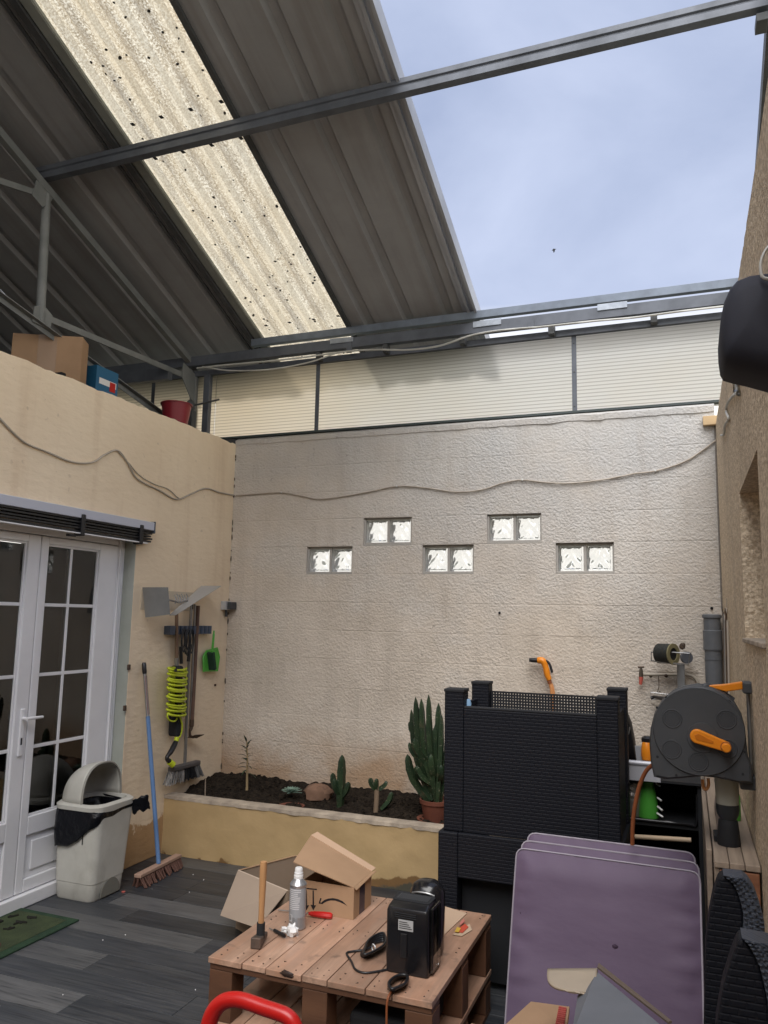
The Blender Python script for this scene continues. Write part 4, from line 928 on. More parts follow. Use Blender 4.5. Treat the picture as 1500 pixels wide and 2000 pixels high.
# hoe
t = thing('garden_hoe', 'rusty garden hoe with a reddish wooden handle hanging on the rack', 'hoe', tx(378, 1430))
stick('handle', tx(387, 1183), tx(375, 1408), .015, mat('old_handle', (.17, .10, .07), .7, col2=(.11, .065, .05), ns=6), t)
MB().tube(smooth([tx(375, 1405), tx(374, 1420), tx(371, 1428), tx(372, 1437), tx(378, 1440)]), [.017] * 6 + [.012] * 6 + [.009] * 6 + [.009] * 7, 8).build('socket', M_RUST, t, sm=50)
q = [tx(366, 1441, XL + .03), tx(382, 1436, XL + .09), tx(399, 1435, XL + .09), tx(384, 1442, XL + .03)]; MB().slab(q, .004).build('blade', M_RUST, t)
t = thing('wooden_pole_tool', 'brown wooden pole tool at the left end of the rack behind the lime hose', 'pole', tx(345, 1300))
stick('handle', tx(345, 1190), tx(345, 1320), .013, mat('brown_pole', (.22, .14, .09), .6), t); stick('collar', tx(345, 1285), tx(345, 1318), .016, M_METAL, t)
t = thing('steel_pole_tool', 'second thin steel pole between broom and hoe on the rack', 'pole', tx(380, 1300))
stick('handle', tx(381, 1180), tx(370, 1440, XL + .03), .009, M_METAL, t)
# black cords
t = thing('cord_bundle', 'looped black cords hanging from the middle of the tool rack', 'cords', tx(362, 1260))
rg = random.Random(3)
for k in range(7):
    x = 357 + 3 * k; mb = MB(); mb.tube(smooth([tx(x, 1228, XL + .07), tx(x - rg.uniform(2, 6), 1250, XL + .075), tx(x - 1, 1272 + rg.uniform(-8, 8), XL + .075), tx(x + rg.uniform(2, 5), 1252, XL + .075), tx(x + 2, 1230, XL + .07)], 5), .004, 6); mb.build('cord', M_BLACKP, t, sm=60)
stick('grip', tx(353, 1263, XL + .07), tx(354, 1296, XL + .07), .013, M_BLACKP, t); stick('grip', tx(371, 1258, XL + .07), tx(368, 1292, XL + .07), .013, M_BLACKP, t)
# lime hose coil
t = thing('lime_hose', 'lime green stretch hose wound on a black holder with spray nozzle', 'hose', tx(345, 1350))
rg = random.Random(6); pts = []
N_ = 20
for i in range(N_ * 12 + 1):
    w = i / 12; z = w / N_; pxc = 347 - 3 * z; px_ = pxc + math.cos(2 * math.pi * w) * (17 + 2.0 * math.sin(w * 2.1)); py_ = 1303 + 92 * z + 4.5 * math.sin(2 * math.pi * w + .6) + 3 * math.sin(w * 1.7)
    pts.append(tx(px_, py_, XL + .085 + .035 * math.sin(2 * math.pi * w)))
MB().tube(pts, .0085, 8).build('coil', M_YEL, t, sm=60)
MB().tube(smooth([tx(352, 1392), tx(342, 1408, XL + .1), tx(330, 1406, XL + .1), tx(327, 1396, XL + .1), tx(334, 1388, XL + .1)]), .006, 8).build('loose_loop', M_YEL, t, sm=60)
MB().tube(smooth([tx(352, 1400, XL + .1), tx(356, 1418, XL + .1), tx(353, 1435, XL + .09), tx(346, 1446, XL + .08)]), .006, 8).build('tail', M_YEL, t, sm=60)
q0, q1 = tx(346, 1300, XL + .055), tx(341, 1438, XL + .05); MB().beam(q0, q1, .05, .085, (1, 0, 0)).build('holder', M_BLACKM, t, bev=.015)
stick('peg', tx(343, 1309, XL + .12), tx(343, 1309, XL + .16), .011, M_BLACKP, t)
MB().tube([tx(346, 1440, XL + .08), tx(344, 1448, XL + .08)], .018, 10).build('collar', M_YEL, t, sm=50)
MB().tube(smooth([tx(344, 1448, XL + .08), tx(335, 1466, XL + .09), tx(326, 1480, XL + .09), tx(332, 1488, XL + .10)]), [.017, .018, .019, .02, .02, .02, .02, .019, .018, .016, .015, .015, .015, .015, .016, .017, .018, .018, .018], 10).build('nozzle', M_BLACKP, t, sm=50)
MB().tube([tx(331, 1488, XL + .10), tx(338, 1494, XL + .11)], [.022, .024], 12).build('nozzle_ring', M_YEL, t, sm=50)
# dustpan
t = thing('green_dustpan', 'lime green dustpan with nested brush hanging at the right end of the rack', 'dustpan', tx(412, 1310))
MB().tube(smooth([tx(418, 1232, XL + .06), tx(417, 1245, XL + .07), tx(415, 1268, XL + .07)]), [.006] * 4 + [.009] * 9, 8, flat=.6).build('handle', M_GREENP, t, sm=50)
q = [tx(403, 1272, XL + .03), tx(424, 1266, XL + .03), tx(428, 1283, XL + .03), tx(424, 1311, XL + .03), tx(398, 1312, XL + .03), tx(397, 1282, XL + .03)]
n = len(q); mb = MB(); mb.add(q + [p + Vector((.006, 0, 0)) for p in q], [tuple(range(n)), tuple(range(2 * n - 1, n - 1, -1))] + [(i, i + n, (i + 1) % n + n, (i + 1) % n) for i in range(n)]); mb.build('pan', M_GREENP, t, bev=.002)
MB().tube(q[4:] + q[:4], .008, 6, flat=1.).build('pan_rim', M_GREENP, t, sm=50)
MB().beam(tx(414, 1270, XL + .07), tx(421, 1306, XL + .08), .022, .016).build('brush_back', M_GREENP, t, bev=.005)
MB().beam(tx(410, 1274, XL + .055), tx(414, 1308, XL + .055), .03, .075, (1, 0, 0)).build('brush_hair', mat('dark_green_bristle', (.02, .05, .03), .9, bump=1, bs=200, bd=.003), t, bev=.006)
# floor broom
t = thing('yard_broom', 'push broom with light blue handle leaning on the left wall', 'broom', (-3.27, 4.45, 0))
A = Vector((-3.265, 4.45, .08)); B = at(281, 1294, 'X', -3.525); MB().tube([A, A.lerp(B, .72)], .0145, 12).build('handle', M_BLUE, t, sm=50)
MB().tube([A.lerp(B, .72), A.lerp(B, .94)], .0115, 12).build('handle_upper', M_METAL, t, sm=50)
MB().tube([A.lerp(B, .94), A.lerp(B, .95), A.lerp(B, .99), A.lerp(B, 1.)], [.013, .016, .016, .011], 12).build('grip', M_BLACKP, t, sm=50)
for k in (-1, 1): MB().tube([A.lerp(B, .73) + Vector((.0085, .008 * k, 0)), A.lerp(B, .93) + Vector((.0085, .008 * k, 0))], .0025, 5).build('stripe', mat('red_stripe', (.25, .12, .12), .5), t)
c0, c1 = Vector((-3.250, 4.22, .068)), Vector((-3.275, 4.68, .068)); MB().beam(c0, c1, .05, .022).build('head', mat('pale_pink_wood', (.38, .25, .19), .6), t, bev=.004)
rg = random.Random(14); mb = MB()
for i in range(34):
    for j in range(4):
        p = c0.lerp(c1, (i + .5) / 34) + Vector((-.019 + .0127 * j, 0, -.012)); o = Vector((rg.uniform(-.02, .02) + (.03 if j == 3 else 0), rg.uniform(-.012, .012), 0)); mb.tube([p, p + Vector((0, 0, -.022)) + o * .4, Vector((p.x, p.y, .003)) + o], [.004, .0055, .007], 5)
mb.build('bristles', M_BRISTLE, t)
t = thing('junction_box', 'small grey electrical box in the corner beside the dustpan', 'electrical box', (XL, 5.5, 1.75))
MB().box(XL, XL + .045, 5.475, 5.555, 1.735, 1.805).build('body', mat('pale_grey', (.45, .45, .45), .5), t, bev=.004)
MB().box(XL + .045, XL + .085, 5.50, 5.58, 1.74, 1.80).build('side_plug', M_GREYPL, t, bev=.004); MB().cyl((XL + .02, 5.53, 1.735), (XL + .02, 5.53, 1.68), .012, n=8).build('cable_gland', M_GREYPL, t, sm=50)
for (px, py), lab in (((250, 1303), 'upper small rusty bracket on the wall beside the door'), ((242, 1383), 'lower small rusty bracket on the wall beside the door'), ((419, 1338), 'tiny dark wall plug below the green dustpan')):
    q = at(px, py, 'X', XL); s_ = .012 if px < 300 else .006; MB().box(XL, XL + .014, q.y - s_, q.y + s_, q.z - s_ * 1.5, q.z + s_ * 1.5).build('wall_bracket' if px < 300 else 'wall_plug', M_RUST, bev=.003, label=lab, cat='bracket' if px < 300 else 'wall plug')
for (px, py), lab in (((976, 1197), 'tiny dark hole plug in the middle of the back wall'), ((1390, 1188), 'tiny dark plug high at the right end of the back wall')):
    q = at(px, py, 'Y', YB); MB().ball((q.x, YB - .006, q.z), .010, (1, .8, 1), 8, 5, .3).build('wall_plug', M_BLACKM, label=lab, cat='wall plug')

# ================================================================== ON THE MEZZANINE EDGE
t = thing('cardboard_box', 'big closed cardboard box standing on the left wall top', 'box', (-4, 3.8, 3.13))
a = at(25, 650, 'Z', 3.60); b = at(162, 658, 'Z', 3.60); ax = (b - a); nrm = Vector((-ax.y, ax.x, 0)).normalized() * .16; lo = lambda p: Vector((p.x, p.y, 3.145))
if nrm.x > 0: nrm = -nrm
MB().hexa([lo(a), lo(b), lo(b + nrm), lo(a + nrm)], [a, b, b + nrm, a + nrm]).build('carton', M_CARD, t, bev=.003)
off_ = -nrm.normalized() * .0015; f0, f1 = a.lerp(b, .37), a.lerp(b, .64)
MB().slab([lo(f0) + off_, lo(f1) + off_, f1 + off_, f0 + off_], .0006).build('tape', mat('clear_tape', (.34, .215, .13), .3), t)
t = thing('blue_carton', 'blue and white printed carton behind the truss on the wall top', 'box', (-4, 4.2, 3.13))
a = at(190, 712, 'X', -3.95); b = at(232, 730, 'X', -3.95)
MB().hexa([(-4.25, a.y, 3.145), (-3.95, a.y, 3.145), (-3.95, b.y, 3.145), (-4.25, b.y, 3.145)], [(-4.25, a.y, a.z), (-3.95, a.y, a.z), (-3.95, b.y, a.z), (-4.25, b.y, a.z)]).build('carton', mat('blue_print', (.02, .12, .24), .5), t, bev=.003)
MB().box(-3.9498, -3.948, a.y + .03, b.y - .02, a.z - .13, a.z - .085).build('white_band', M_WHITE, t); MB().box(-3.9498, -3.9475, b.y - .09, b.y - .03, a.z - .16, a.z - .09).build('red_mark', M_RED, t)
MB().box(-4.2, -3.96, 4.0, 4.10, 3.145, 3.33).build('dark_carton', M_BLACKM, label='small dark box between the cardboard box and the blue carton', cat='box', bev=.003)
t = thing('red_bucket', 'red plastic bucket on the left wall top beside the truss post', 'bucket', (-3.9, 5.1, 3.13))
c = at(343, 815, 'X', -3.85); c.z = 3.15
MB().lathe([(.085, 0), (.12, .235), (.128, .235), (.13, .245), (.118, .245), (.083, .01), (.001, .008)], c, 32, (.0, .02, 1), cap=False).build('pail', mat('dark_red', (.22, .014, .025), .4), t, sm=40)
MB().box(-4.15, -4.0, 4.75, 4.95, 3.145, 3.30).build('dark_box', M_BLACKM, bev=.01, label='dark box behind the red bucket in front of the clear strip', cat='box')

# ================================================================== PALLET TABLE
tb = thing('pallet_table', 'low coffee table made of stacked varnished wooden pallets', 'table', (-1.3, 3.17, 0))
TX0, TX1, TY0, TY1, TZ = -1.75, -.852, 2.73, 3.60, .40
ws = [.145, .098, .145, .098, .145, .098, .145]; gap = (TX1 - TX0 - sum(ws)) / 6; x = TX0; rg = random.Random(3)
for w in ws:
    MB().box(x, x + w, TY0 + rg.uniform(-.004, .003), TY1 + rg.uniform(-.004, .004), TZ - .022 - rg.uniform(0, .001), TZ - rg.uniform(0, .0012)).build('plank', M_PALLET, tb, bev=.0025); x += w + gap
for yy in (TY0 + .006, TY0 + .39, TY1 - .10): MB().box(TX0 + .004, TX1 - .004, yy, yy + .095, TZ - .0445, TZ - .0235).build('cross_board', M_PALLETX, tb, bev=.003)
nl = MB(); x = TX0
for w in ws:
    for yy in (TY0 + .03, TY0 + .075, TY0 + .42, TY0 + .46, TY1 - .07, TY1 - .03):
        for k in (.25, .75): nl.cyl((x + w * k + rg.uniform(-.008, .008), yy + rg.uniform(-.008, .008), TZ - .004), (x + w * k, yy, TZ + .0004), .0032, n=7)
    x += w + gap
nl.build('nail_heads', M_RUST, tb, kind='stuff')
for xx in (TX0 + .002, (TX0 + TX1) / 2 - .05, TX1 - .102):
    for yy in (TY0 + .008, TY0 + .395, TY1 - .098):
        MB().box(xx, xx + .10, yy, yy + .09, .175, TZ - .0455).build('block', M_PALLETX, tb, bev=.003)
        MB().box(xx, xx + .10, yy, yy + .09, .0225, .128).build('block', M_PALLETX, tb, bev=.003)
    MB().box(xx, xx + .10, TY0 + .004, TY1 - .004, 0, .021).build('runner', M_PALLETX, tb, bev=.003)
x = TX0
for w in ws:
    MB().box(x, x + w, TY0 + .002, TY1 - .002, .152, .1735).build('shelf_plank', M_PALLET, tb, bev=.0025); x += w + gap
for yy in (TY0 + .006, TY0 + .39, TY1 - .10): MB().box(TX0 + .004, TX1 - .004, yy, yy + .095, .1295, .1505).build('cross_board', M_PALLETX, tb, bev=.003)
MB().ball((TX0 + .34, TY0 - .004, TZ - .004), .016, (1.7, .4, .7), 12, 8, .5).build('knot', mat('knot', (.035, .02, .015), .5), tb, sm=40)
bx = MB(); bx.box(-1.20, -.93, 2.82, 3.2, .175, .27); bx.build('black_case', M_BLACKM, bev=.02, seg=3, label='black rounded case stored on the lower shelf of the pallet table', cat='case')

def T(a, b, z=TZ): return at(a, b, 'Z', z)
# hammer
t = thing('hammer', 'hammer standing on its head with the wooden handle upright on the table', 'hammer', T(510, 1845))
HYY = T(510, 1845).y
a = at(509, 1822, 'Y', HYY); b = at(515, 1683, 'Y', HYY); a2 = a.lerp(b, .1)
MB().tube([a, a.lerp(b, .3), a.lerp(b, .6), a.lerp(b, .92), b], [.0125, .0115, .0135, .0150, .0135], 14).build('handle', M_HANDLE, t, sm=40)
MB().cyl(a - Vector((0, 0, .02)), a2 + Vector((0, 0, .012)), .0165).build('collar', M_BLACKM, t, sm=40)
hx = MB(); hx.M = Matrix.Translation((a.x - .004, HYY, TZ)) @ Matrix.Rotation(R_(12), 4, 'Z'); hx.hexa([(-.021, -.050, 0), (.021, -.050, 0), (.017, .055, .010), (-.017, .055, .010)], [(-.021, -.050, .042), (.021, -.050, .042), (.017, .055, .030), (-.017, .055, .030)]); hx.build('head', mat('worn_iron', (.085, .07, .06), .55, metal=.4, col2=(.14, .10, .08), ns=30), t, bev=.004)
# spray can
t = thing('spray_can', 'silver aerosol can with white nozzle standing on the pallet table', 'spray can', T(580, 1812))
c = T(580, 1812); MB().lathe([(.034, 0), (.0365, .004), (.0365, .008), (.0350, .012), (.0350, .172), (.0365, .176), (.034, .181), (.021, .195), (.018, .200)], c, 28).build('can', M_CAN, t, sm=35)
MB().lathe([(.020, .198), (.020, .211), (.0185, .213), (.0185, .222), (.0165, .224), (.0165, .236), (.014, .241)], c, 24).build('nozzle', mat('white_plastic', (.72, .72, .72), .4), t, sm=35)
lab = MB(); 
for a0, a1, z0, z1 in ((-2.6, .1, .05, .165),):
    pts = [Vector((c.x + .0354 * math.cos(a0 + (a1 - a0) * i / 16), c.y + .0354 * math.sin(a0 + (a1 - a0) * i / 16), 0)) for i in range(17)]
    lab.add([(p.x, p.y, c.z + z0) for p in pts] + [(p.x, p.y, c.z + z1) for p in pts], [(i, i + 1, i + 18, i + 17) for i in range(16)])
lab.build('label', mat('label_grey', (.30, .31, .33), .45), t)
rg = random.Random(2)
def arc(a0, a1, z0, z1, r=.0358):
    mb = MB(); n = 6; pts = [(c.x + r * math.cos(a0 + (a1 - a0) * i / n), c.y + r * math.sin(a0 + (a1 - a0) * i / n)) for i in range(n + 1)]
    mb.add([(*p, c.z + z0) for p in pts] + [(*p, c.z + z1) for p in pts], [(i, i + 1, i + n + 2, i + n + 1) for i in range(n)]); return mb
M_LT = mat('label_text', (.62, .62, .64), .5)
for k in range(11): arc(-2.25, -2.25 + rg.uniform(1.1, 1.5), .158 - .0075 * k, .161 - .0075 * k).build('text_line', M_LT, t)
arc(-2.2, -1.75, .035, .062).build('barcode_field', M_LT, t)
for k in range(7): arc(-2.17 + .055 * k, -2.145 + .055 * k, .038, .060, .0361).build('bar', M_INK, t)
# tissue, pen, screwdriver
ts = MB(); c = T(578, 1817); ts.ball(c + Vector((.012, -.055, .020)), .026, (1.0, .8, .9), 12, 8, .6); ts.ball(c + Vector((-.024, -.038, .011)), .018, (1.5, .8, .6), 10, 7, .5)
ts.build('tissue', M_WHITE, sm=20, label='crumpled white tissue at the foot of the spray can', cat='tissue')
t = thing('black_bit', 'short black screwdriver bit holder lying between hammer and spray can', 'tool', T(545, 1822))
MB().cyl(T(536, 1817, .408), T(556, 1828, .408), .007).build('grip', M_BLACKP, t, sm=40); MB().cyl(T(526, 1813, .406), T(536, 1818, .406), .0025, n=8).build('shaft', M_METAL, t, sm=40)
t = thing('screwdriver', 'screwdriver with a bright red handle lying in front of the printed box', 'screwdriver', T(625, 1785))
a, b = T(603, 1784, .415), T(649, 1789, .415)
MB().tube([a, a.lerp(b, .12), a.lerp(b, .25), a.lerp(b, .6), a.lerp(b, .92), b], [.006, .010, .0115, .014, .0135, .009], 8).build('handle', M_RED, t, sm=30)
MB().cyl(T(543, 1777, .408), a, .0028, n=8).build('shaft', M_METAL, t, sm=40)
# printed box on the table
t = thing('printed_box', 'small open cardboard box with smile arrow print on the pallet table', 'box', (-1.5, 3.39, TZ))
BX0, BX1, BY0, BY1, BZ = -1.635, -1.387, 3.287, 3.49, .532
q3 = .0035
MB().box(BX0, BX1, BY0, BY0 + q3, TZ, BZ).build('front_panel', M_CARD, t); MB().box(BX0, BX1, BY1 - q3, BY1, TZ, BZ).build('back_panel', M_CARD, t)
MB().box(BX0, BX0 + q3, BY0 + q3, BY1 - q3, TZ, BZ).build('side_panel', M_CARD, t); MB().box(BX1 - q3, BX1, BY0 + q3, BY1 - q3, TZ, BZ).build('side_panel', M_CARD, t)
MB().box(BX0 + q3, BX1 - q3, BY0 + q3, BY1 - q3, TZ, TZ + .003).build('bottom', M_CARDI, t)
MB().box(BX1, BX1 + .0006, 3.352, 3.412, TZ, BZ).build('tape', mat('dark_tape', (.035, .028, .05), .3), t)
l0, l1 = Vector((BX1 - .002, BY0 + .002, BZ + .001)), Vector((BX1 - .002, BY1 + .004, BZ + .008)); l2 = at(607, 1632, 'Y', BY1 - .01)
pn_ = (l1 - l0).cross(l2 - l0); dd_ = at(573, 1683, 'Y', BY0) - EYE; l3 = EYE + dd_ * (pn_.dot(l0 - EYE) / pn_.dot(dd_))
MB().slab([l0, l1, l2, l3], -.004).build('lid', M_CARD, t)
e0, e1 = Vector((BX1 + .001, BY1 + .006, BZ + .030)), at(614, 1631, 'Y', BY1 + .03)
MB().slab([l1, Vector((BX1 + .002, BY1 + .045, BZ + .012)), l2 + Vector((.012, .045, .006)), l2], .003).build('lid_edge', mat('cardboard_pale', (.50, .34, .23), .8), t)
MB().slab([l0 + Vector((.001, 0, 0)), l1, l1 + Vector((.022, .008, .006)), l0 + Vector((.012, .002, -.010))], .002).build('lid_tab', M_CARD, t)
def fp(px, py): q = at(px, py, 'Y', BY0); return (q.x, q.z)
def flat(poly, nm='print', par=t): return MB().prism([fp(*p) for p in poly], 'y', BY0 - .0006, BY0 - .0001).build(nm, M_INK, par)
flat([(590, 1733), (619, 1736), (619, 1738.5), (590, 1735.5)], 'arrow_bar')
for xo in (0, 13.5): flat([(597 + xo, 1739), (599.5 + xo, 1739), (600 + xo, 1768), (604 + xo, 1768), (598.5 + xo, 1778), (593 + xo, 1767), (597 + xo, 1767.5)], 'arrow')
up = [(628, 1762), (634, 1757.5), (641, 1755), (650, 1754), (660, 1756), (669, 1760), (678, 1769)]; dn = [(672, 1765.5), (664, 1762), (655, 1759), (646, 1758.5), (638, 1760.5), (631, 1764.5)]
flat(up + dn, 'smile_arc'); flat([(625.5, 1754), (628, 1754.5), (625.5, 1762.5), (631, 1763.5), (631, 1765.5), (622.5, 1764.5)], 'smile_arrow_head')
# large open box on the floor
t = thing('open_carton', 'large open grey brown cardboard box on the floor behind the pallet table', 'box', (-2.1, 4.0, 0))
P0, P1, P2 = at(466, 1700, 'Z', .30), at(562, 1740, 'Z', .30), at(590, 1676, 'Z', .30)
ex = (P1 - P0); ey = (P2 - P0); ey = ey - ex * ey.dot(ex) / ex.length_squared; P2 = P0 + ey; P3 = P1 + ey; dn_ = lambda p, z=0.: Vector((p.x, p.y, z))
for (a, b) in ((P0, P1), (P1, P3), (P3, P2), (P2, P0)): MB().slab([dn_(a), dn_(b), b, a], .004).build('side_panel', M_CARDI, t)
F0, F1 = at(430, 1788, 'Z', .125), at(503, 1813, 'Z', .125)
MB().slab([P0 + Vector((-.003, -.003, 0)), P1 + Vector((-.003, -.003, 0)), F1, F0], .004).build('flap', mat('flap_grey', (.34, .265, .205), .85, col2=(.31, .24, .185), ns=3), t)
MB().tube([P0, P1], .004, 6).build('crease', mat('crease', (.52, .42, .33), .8), t); MB().tube([P0, P2], .004, 6).build('crease', M_CARD, t)
MB().slab([P2, P3, P3 + Vector((.05, .12, -.09)), P2 + Vector((.05, .12, -.09))], .004).build('flap', M_CARD, t)
# coffee machine
cf = thing('coffee_machine', 'black pod coffee machine seen from behind on the pallet table', 'coffee machine', (-1.0, 2.95, TZ))
cx0, cx1, cyf = -1.083, -.918, 2.885
M_GLOSS = mat('gloss_black', (.008, .008, .010), .24, spec=.5, coat=.1)
rs_ = []
for z, dx, y0_, y1_ in ((0, 0, 0, .13), (.05, .001, -.002, .13), (.10, .0, -.004, .13), (.214, -.001, -.006, .125), (.226, -.004, .000, .125), (.240, -.010, .035, .122)):
    rs_.append([Vector(p) for p in rrect((cx0 + cx1) / 2, cyf + (y0_ + y1_) / 2, (cx1 - cx0) / 2 + dx, (y1_ - y0_) / 2, .012, TZ + .003 + z, 4)])
MB().loft(rs_).build('housing', M_GLOSS, cf, sm=35)
MB().loft([[Vector(p) for p in rrect(-1.0005, cyf + .078, .074, .042, .012, TZ + .2415 + .004 * k, 4)] for k in (0, 1)]).build('top_grille', M_BLACKM, cf, bev=.001)
for i in range(17): MB().box(-1.060 + .0072 * i, -1.0565 + .0072 * i, cyf + .05, cyf + .105, TZ + .2455, TZ + .2475).build('grille_slat', M_GREYPL, cf)
MB().box(cx0 + .05, cx0 + .108, cyf - .0075, cyf - .0055, TZ + .155, TZ + .192).build('sticker', mat('sticker', (.42, .42, .42), .4), cf)
for k in range(4): MB().box(cx0 + .054, cx0 + .104 - .006 * k, cyf - .0082, cyf - .0076, TZ + .162 + .007 * k, TZ + .1645 + .007 * k).build('sticker_text', M_INK, cf)
for k in range(3): MB().box(cx0 + .035, cx1 - .045, cyf - .0085, cyf - .0055, TZ + .198 + .007 * k, TZ + .2015 + .007 * k).build('vent', M_BLACKM, cf, bev=.001)
MB().box(cx0 + .06, cx0 + .085, cyf - .010, cyf - .005, TZ + .06, TZ + .145).build('cable_channel', M_BLACKP, cf, bev=.004)
# rounded rear head
hc = Vector((-.990, 3.095, TZ)); rs_ = []
for z, hx_, hy_ in ((.002, .060, .050), (.02, .066, .056), (.12, .068, .058), (.20, .070, .062), (.235, .067, .060), (.258, .056, .05), (.270, .038, .034), (.274, .012, .01)):
    rs_.append([Vector(p) for p in rrect(hc.x, hc.y, hx_, hy_, min(hx_, hy_) * .95, hc.z + z, 6)])
MB().loft(rs_).build('head', M_GLOSS, cf, sm=50)
MB().tube(smooth([hc + Vector((-.045, -.055, .235)), hc + Vector((-.02, -.062, .243)), hc + Vector((.02, -.062, .243)), hc + Vector((.045, -.055, .235))]), .004, 6).build('lid_latch', M_METAL, cf, sm=50)
MB().box(-1.05, -.95, cyf + .12, hc.y, TZ + .002, TZ + .215).build('bridge', M_BLACKP, cf, bev=.006)
MB().box(cx1 - .0005, cx1 + .012, cyf + .02, cyf + .12, TZ + .01, TZ + .235).build('clear_tank', M_CLEAR, cf, bev=.004)
t = thing('power_cord', 'black power cord in a tied loop left of the coffee machine', 'cord', T(700, 1860))
MB().tube(smooth([T(758, 1893, .404), T(740, 1897, .404), T(712, 1900, .404), T(694, 1893, .404), T(686, 1877, .404), T(677, 1862, .405), T(690, 1858, .405), T(712, 1855, .407), T(728, 1848, .41)]), .0042, 7).build('cord', M_BLACKP, t, sm=60)
for k in range(5):
    q = [(706 + k * 1.5, 1862 - k * 2), (722, 1846 - 3 * k), (748, 1838 - 4 * k), (752, 1846 - k), (730, 1858), (712, 1868 - k)]; MB().tube(smooth([T(a, b, .406 + .006 * k) for a, b in q], 5, True), .0048, 7, closed=True).build('cord_loop', M_BLACKP, t, sm=60)
MB().tube(smooth([T(728, 1844, .43), T(733, 1850, .44), T(731, 1860, .41), T(727, 1853, .405)], 4, True), .0022, 6, closed=True).build('tie', M_WHITE, t, sm=60)
t = thing('plug_bundle', 'bundled black cable and plug under the front of the coffee machine', 'cord', T(775, 1920))
for k in range(4):
    q = [(760, 1925 - k * 2), (775, 1912 - 2 * k), (795, 1908 - k), (792, 1920), (775, 1932 - k), (764, 1934 - k)]; MB().tube(smooth([T(a, b, .405 + .007 * k) for a, b in q], 5, True), .0055, 7, closed=True).build('cord_loop', M_BLACKP, t, sm=60)
a = T(762, 1938, .40); MB().tube(smooth([T(770, 1930, .41), T(764, 1937, .405), a + Vector((0, -.028, -.02)), a + Vector((0, -.03, -.10)), a + Vector((.005, -.03, -.2))]), .004, 6).build('hanging_cord', M_HOSE, t, sm=60)
MB().box(-1.165, -1.125, 3.17, 3.21, TZ, TZ + .028).build('plastic_lid', M_BLACKP, bev=.008, seg=3, label='small black plastic cap on the table left of the coffee machine', cat='cap')
# flat cardboard and packets
q = [T(843, 1850, .401), T(912, 1785, .401), T(858, 1768, .401), T(842, 1772, .401)]; MB().slab(q, .003).build('cardboard_sheet', mat('cardboard_plain', (.50, .36, .255), .85), label='flat piece of plain cardboard on the table behind the coffee machine', cat='cardboard')
t = thing('paper_packet', 'crumpled red and yellow printed paper packet at the right table edge', 'packet', T(900, 1815))
for k, (pl_, m_) in enumerate((([(884, 1826), (902, 1829), (922, 1817), (917, 1805), (899, 1812)], mat('kraft', (.50, .38, .27), .85)), ([(888, 1820), (904, 1822), (915, 1811), (908, 1805), (896, 1806)], mat('print_red', (.55, .09, .05), .5)), ([(888, 1820), (896, 1821), (900, 1814), (893, 1811)], mat('print_yellow', (.62, .40, .06), .5)), ([(899, 1808), (908, 1800), (906, 1795), (898, 1803)], mat('print_pink', (.50, .18, .15), .6)))):
    MB().slab([T(a, b, .402 + .0035 * k) for a, b in pl_[:4]] if len(pl_) == 4 else [T(a, b, .402 + .0035 * k) for a, b in pl_[:4]], .002).build('paper_layer', m_, t)

# ================================================================== RATTAN STACK
def rattan_unit(name, label, x0, x1, y0, y1, z0, z1, pz, ph, panel_lo, hole_back, caps=True):
    t = thing(name, label, 'rattan crate', ((x0 + x1) / 2, (y0 + y1) / 2, z0)); w = .095
    for xx in (x0, x1 - w):
        for yy in (y0, y1 - w):
            mb = MB(); mb.box(xx, xx + w, yy, yy + w, z0, z1 + (ph if yy == y0 else ph - .005)); mb.build('corner_post', M_RATTAN, t, bev=.006)
            if caps: MB().box(xx - .003, xx + w + .003, yy - .003, yy + w + .003, z1 + ph - .012, z1 + ph + .004).build('post_cap', M_BLACKM, t, bev=.004)
    MB().box(x0 + w, x1 - w, y0 + .005, y0 + .030, panel_lo, z1).build('front_panel', M_RATTAN, t, bev=.004)
    if caps: MB().box(x0 + w, x1 - w, y0 + .006, y0 + .040, z1, z1 + .012).build('panel_rim', M_BLACKM, t, bev=.004)
    MB().box(x0 + .012, x0 + .034, y0 + w, y1 - w, panel_lo, z1).build('side_panel', M_RATTAN, t, bev=.004); MB().box(x1 - .034, x1 - .012, y0 + w, y1 - w, panel_lo, z1).build('side_panel', M_RATTAN, t, bev=.004)
    if not caps: MB().box(x0 + .036, x1 - .036, y0 + .10, y0 + .115, z0 + .03, panel_lo - .001).build('black_fill', M_BLACKM, t)  # added black sheet, stands for the dark inside the opening
    # perforated back panel: bars and holes as real openings
    zb0 = hole_back[0]; zb1 = hole_back[1]
    if zb0 > panel_lo: MB().box(x0 + w, x1 - w, y1 - .034, y1 - .012, z0 + .02, zb0).build('back_panel', M_RATTAN, t)
    gr = MB(); p = .0155; nx = int((x1 - x0 - 2 * w) / p); nz = int((zb1 - zb0) / p)
    for i in range(nx + 1): xx = x0 + w + (x1 - x0 - 2 * w - .009) * i / nx; gr.box(xx, xx + .009, y1 - .030, y1 - .020, zb0, zb1)
    for j in range(nz + 1): zz_ = zb0 + (zb1 - zb0 - .009) * j / nz; gr.box(x0 + w, x1 - w, y1 - .0295, y1 - .0205, zz_, zz_ + .009)
    gr.build('perforated_panel', M_BLACKM, t, kind='stuff')
    return t
rattan_unit('rattan_crate', 'black woven rattan crate with open top stacked upper, beside the cactus', -1.115, -.302, 3.72, 4.33, .70, 1.27, 0, .088, .70, (1.10, 1.31))
rattan_unit('rattan_crate', 'lower black woven rattan crate with open front under the upper crate', -1.135, -.285, 3.70, 4.35, 0, .6998, 0, 0, .50, (.05, .40), caps=False)
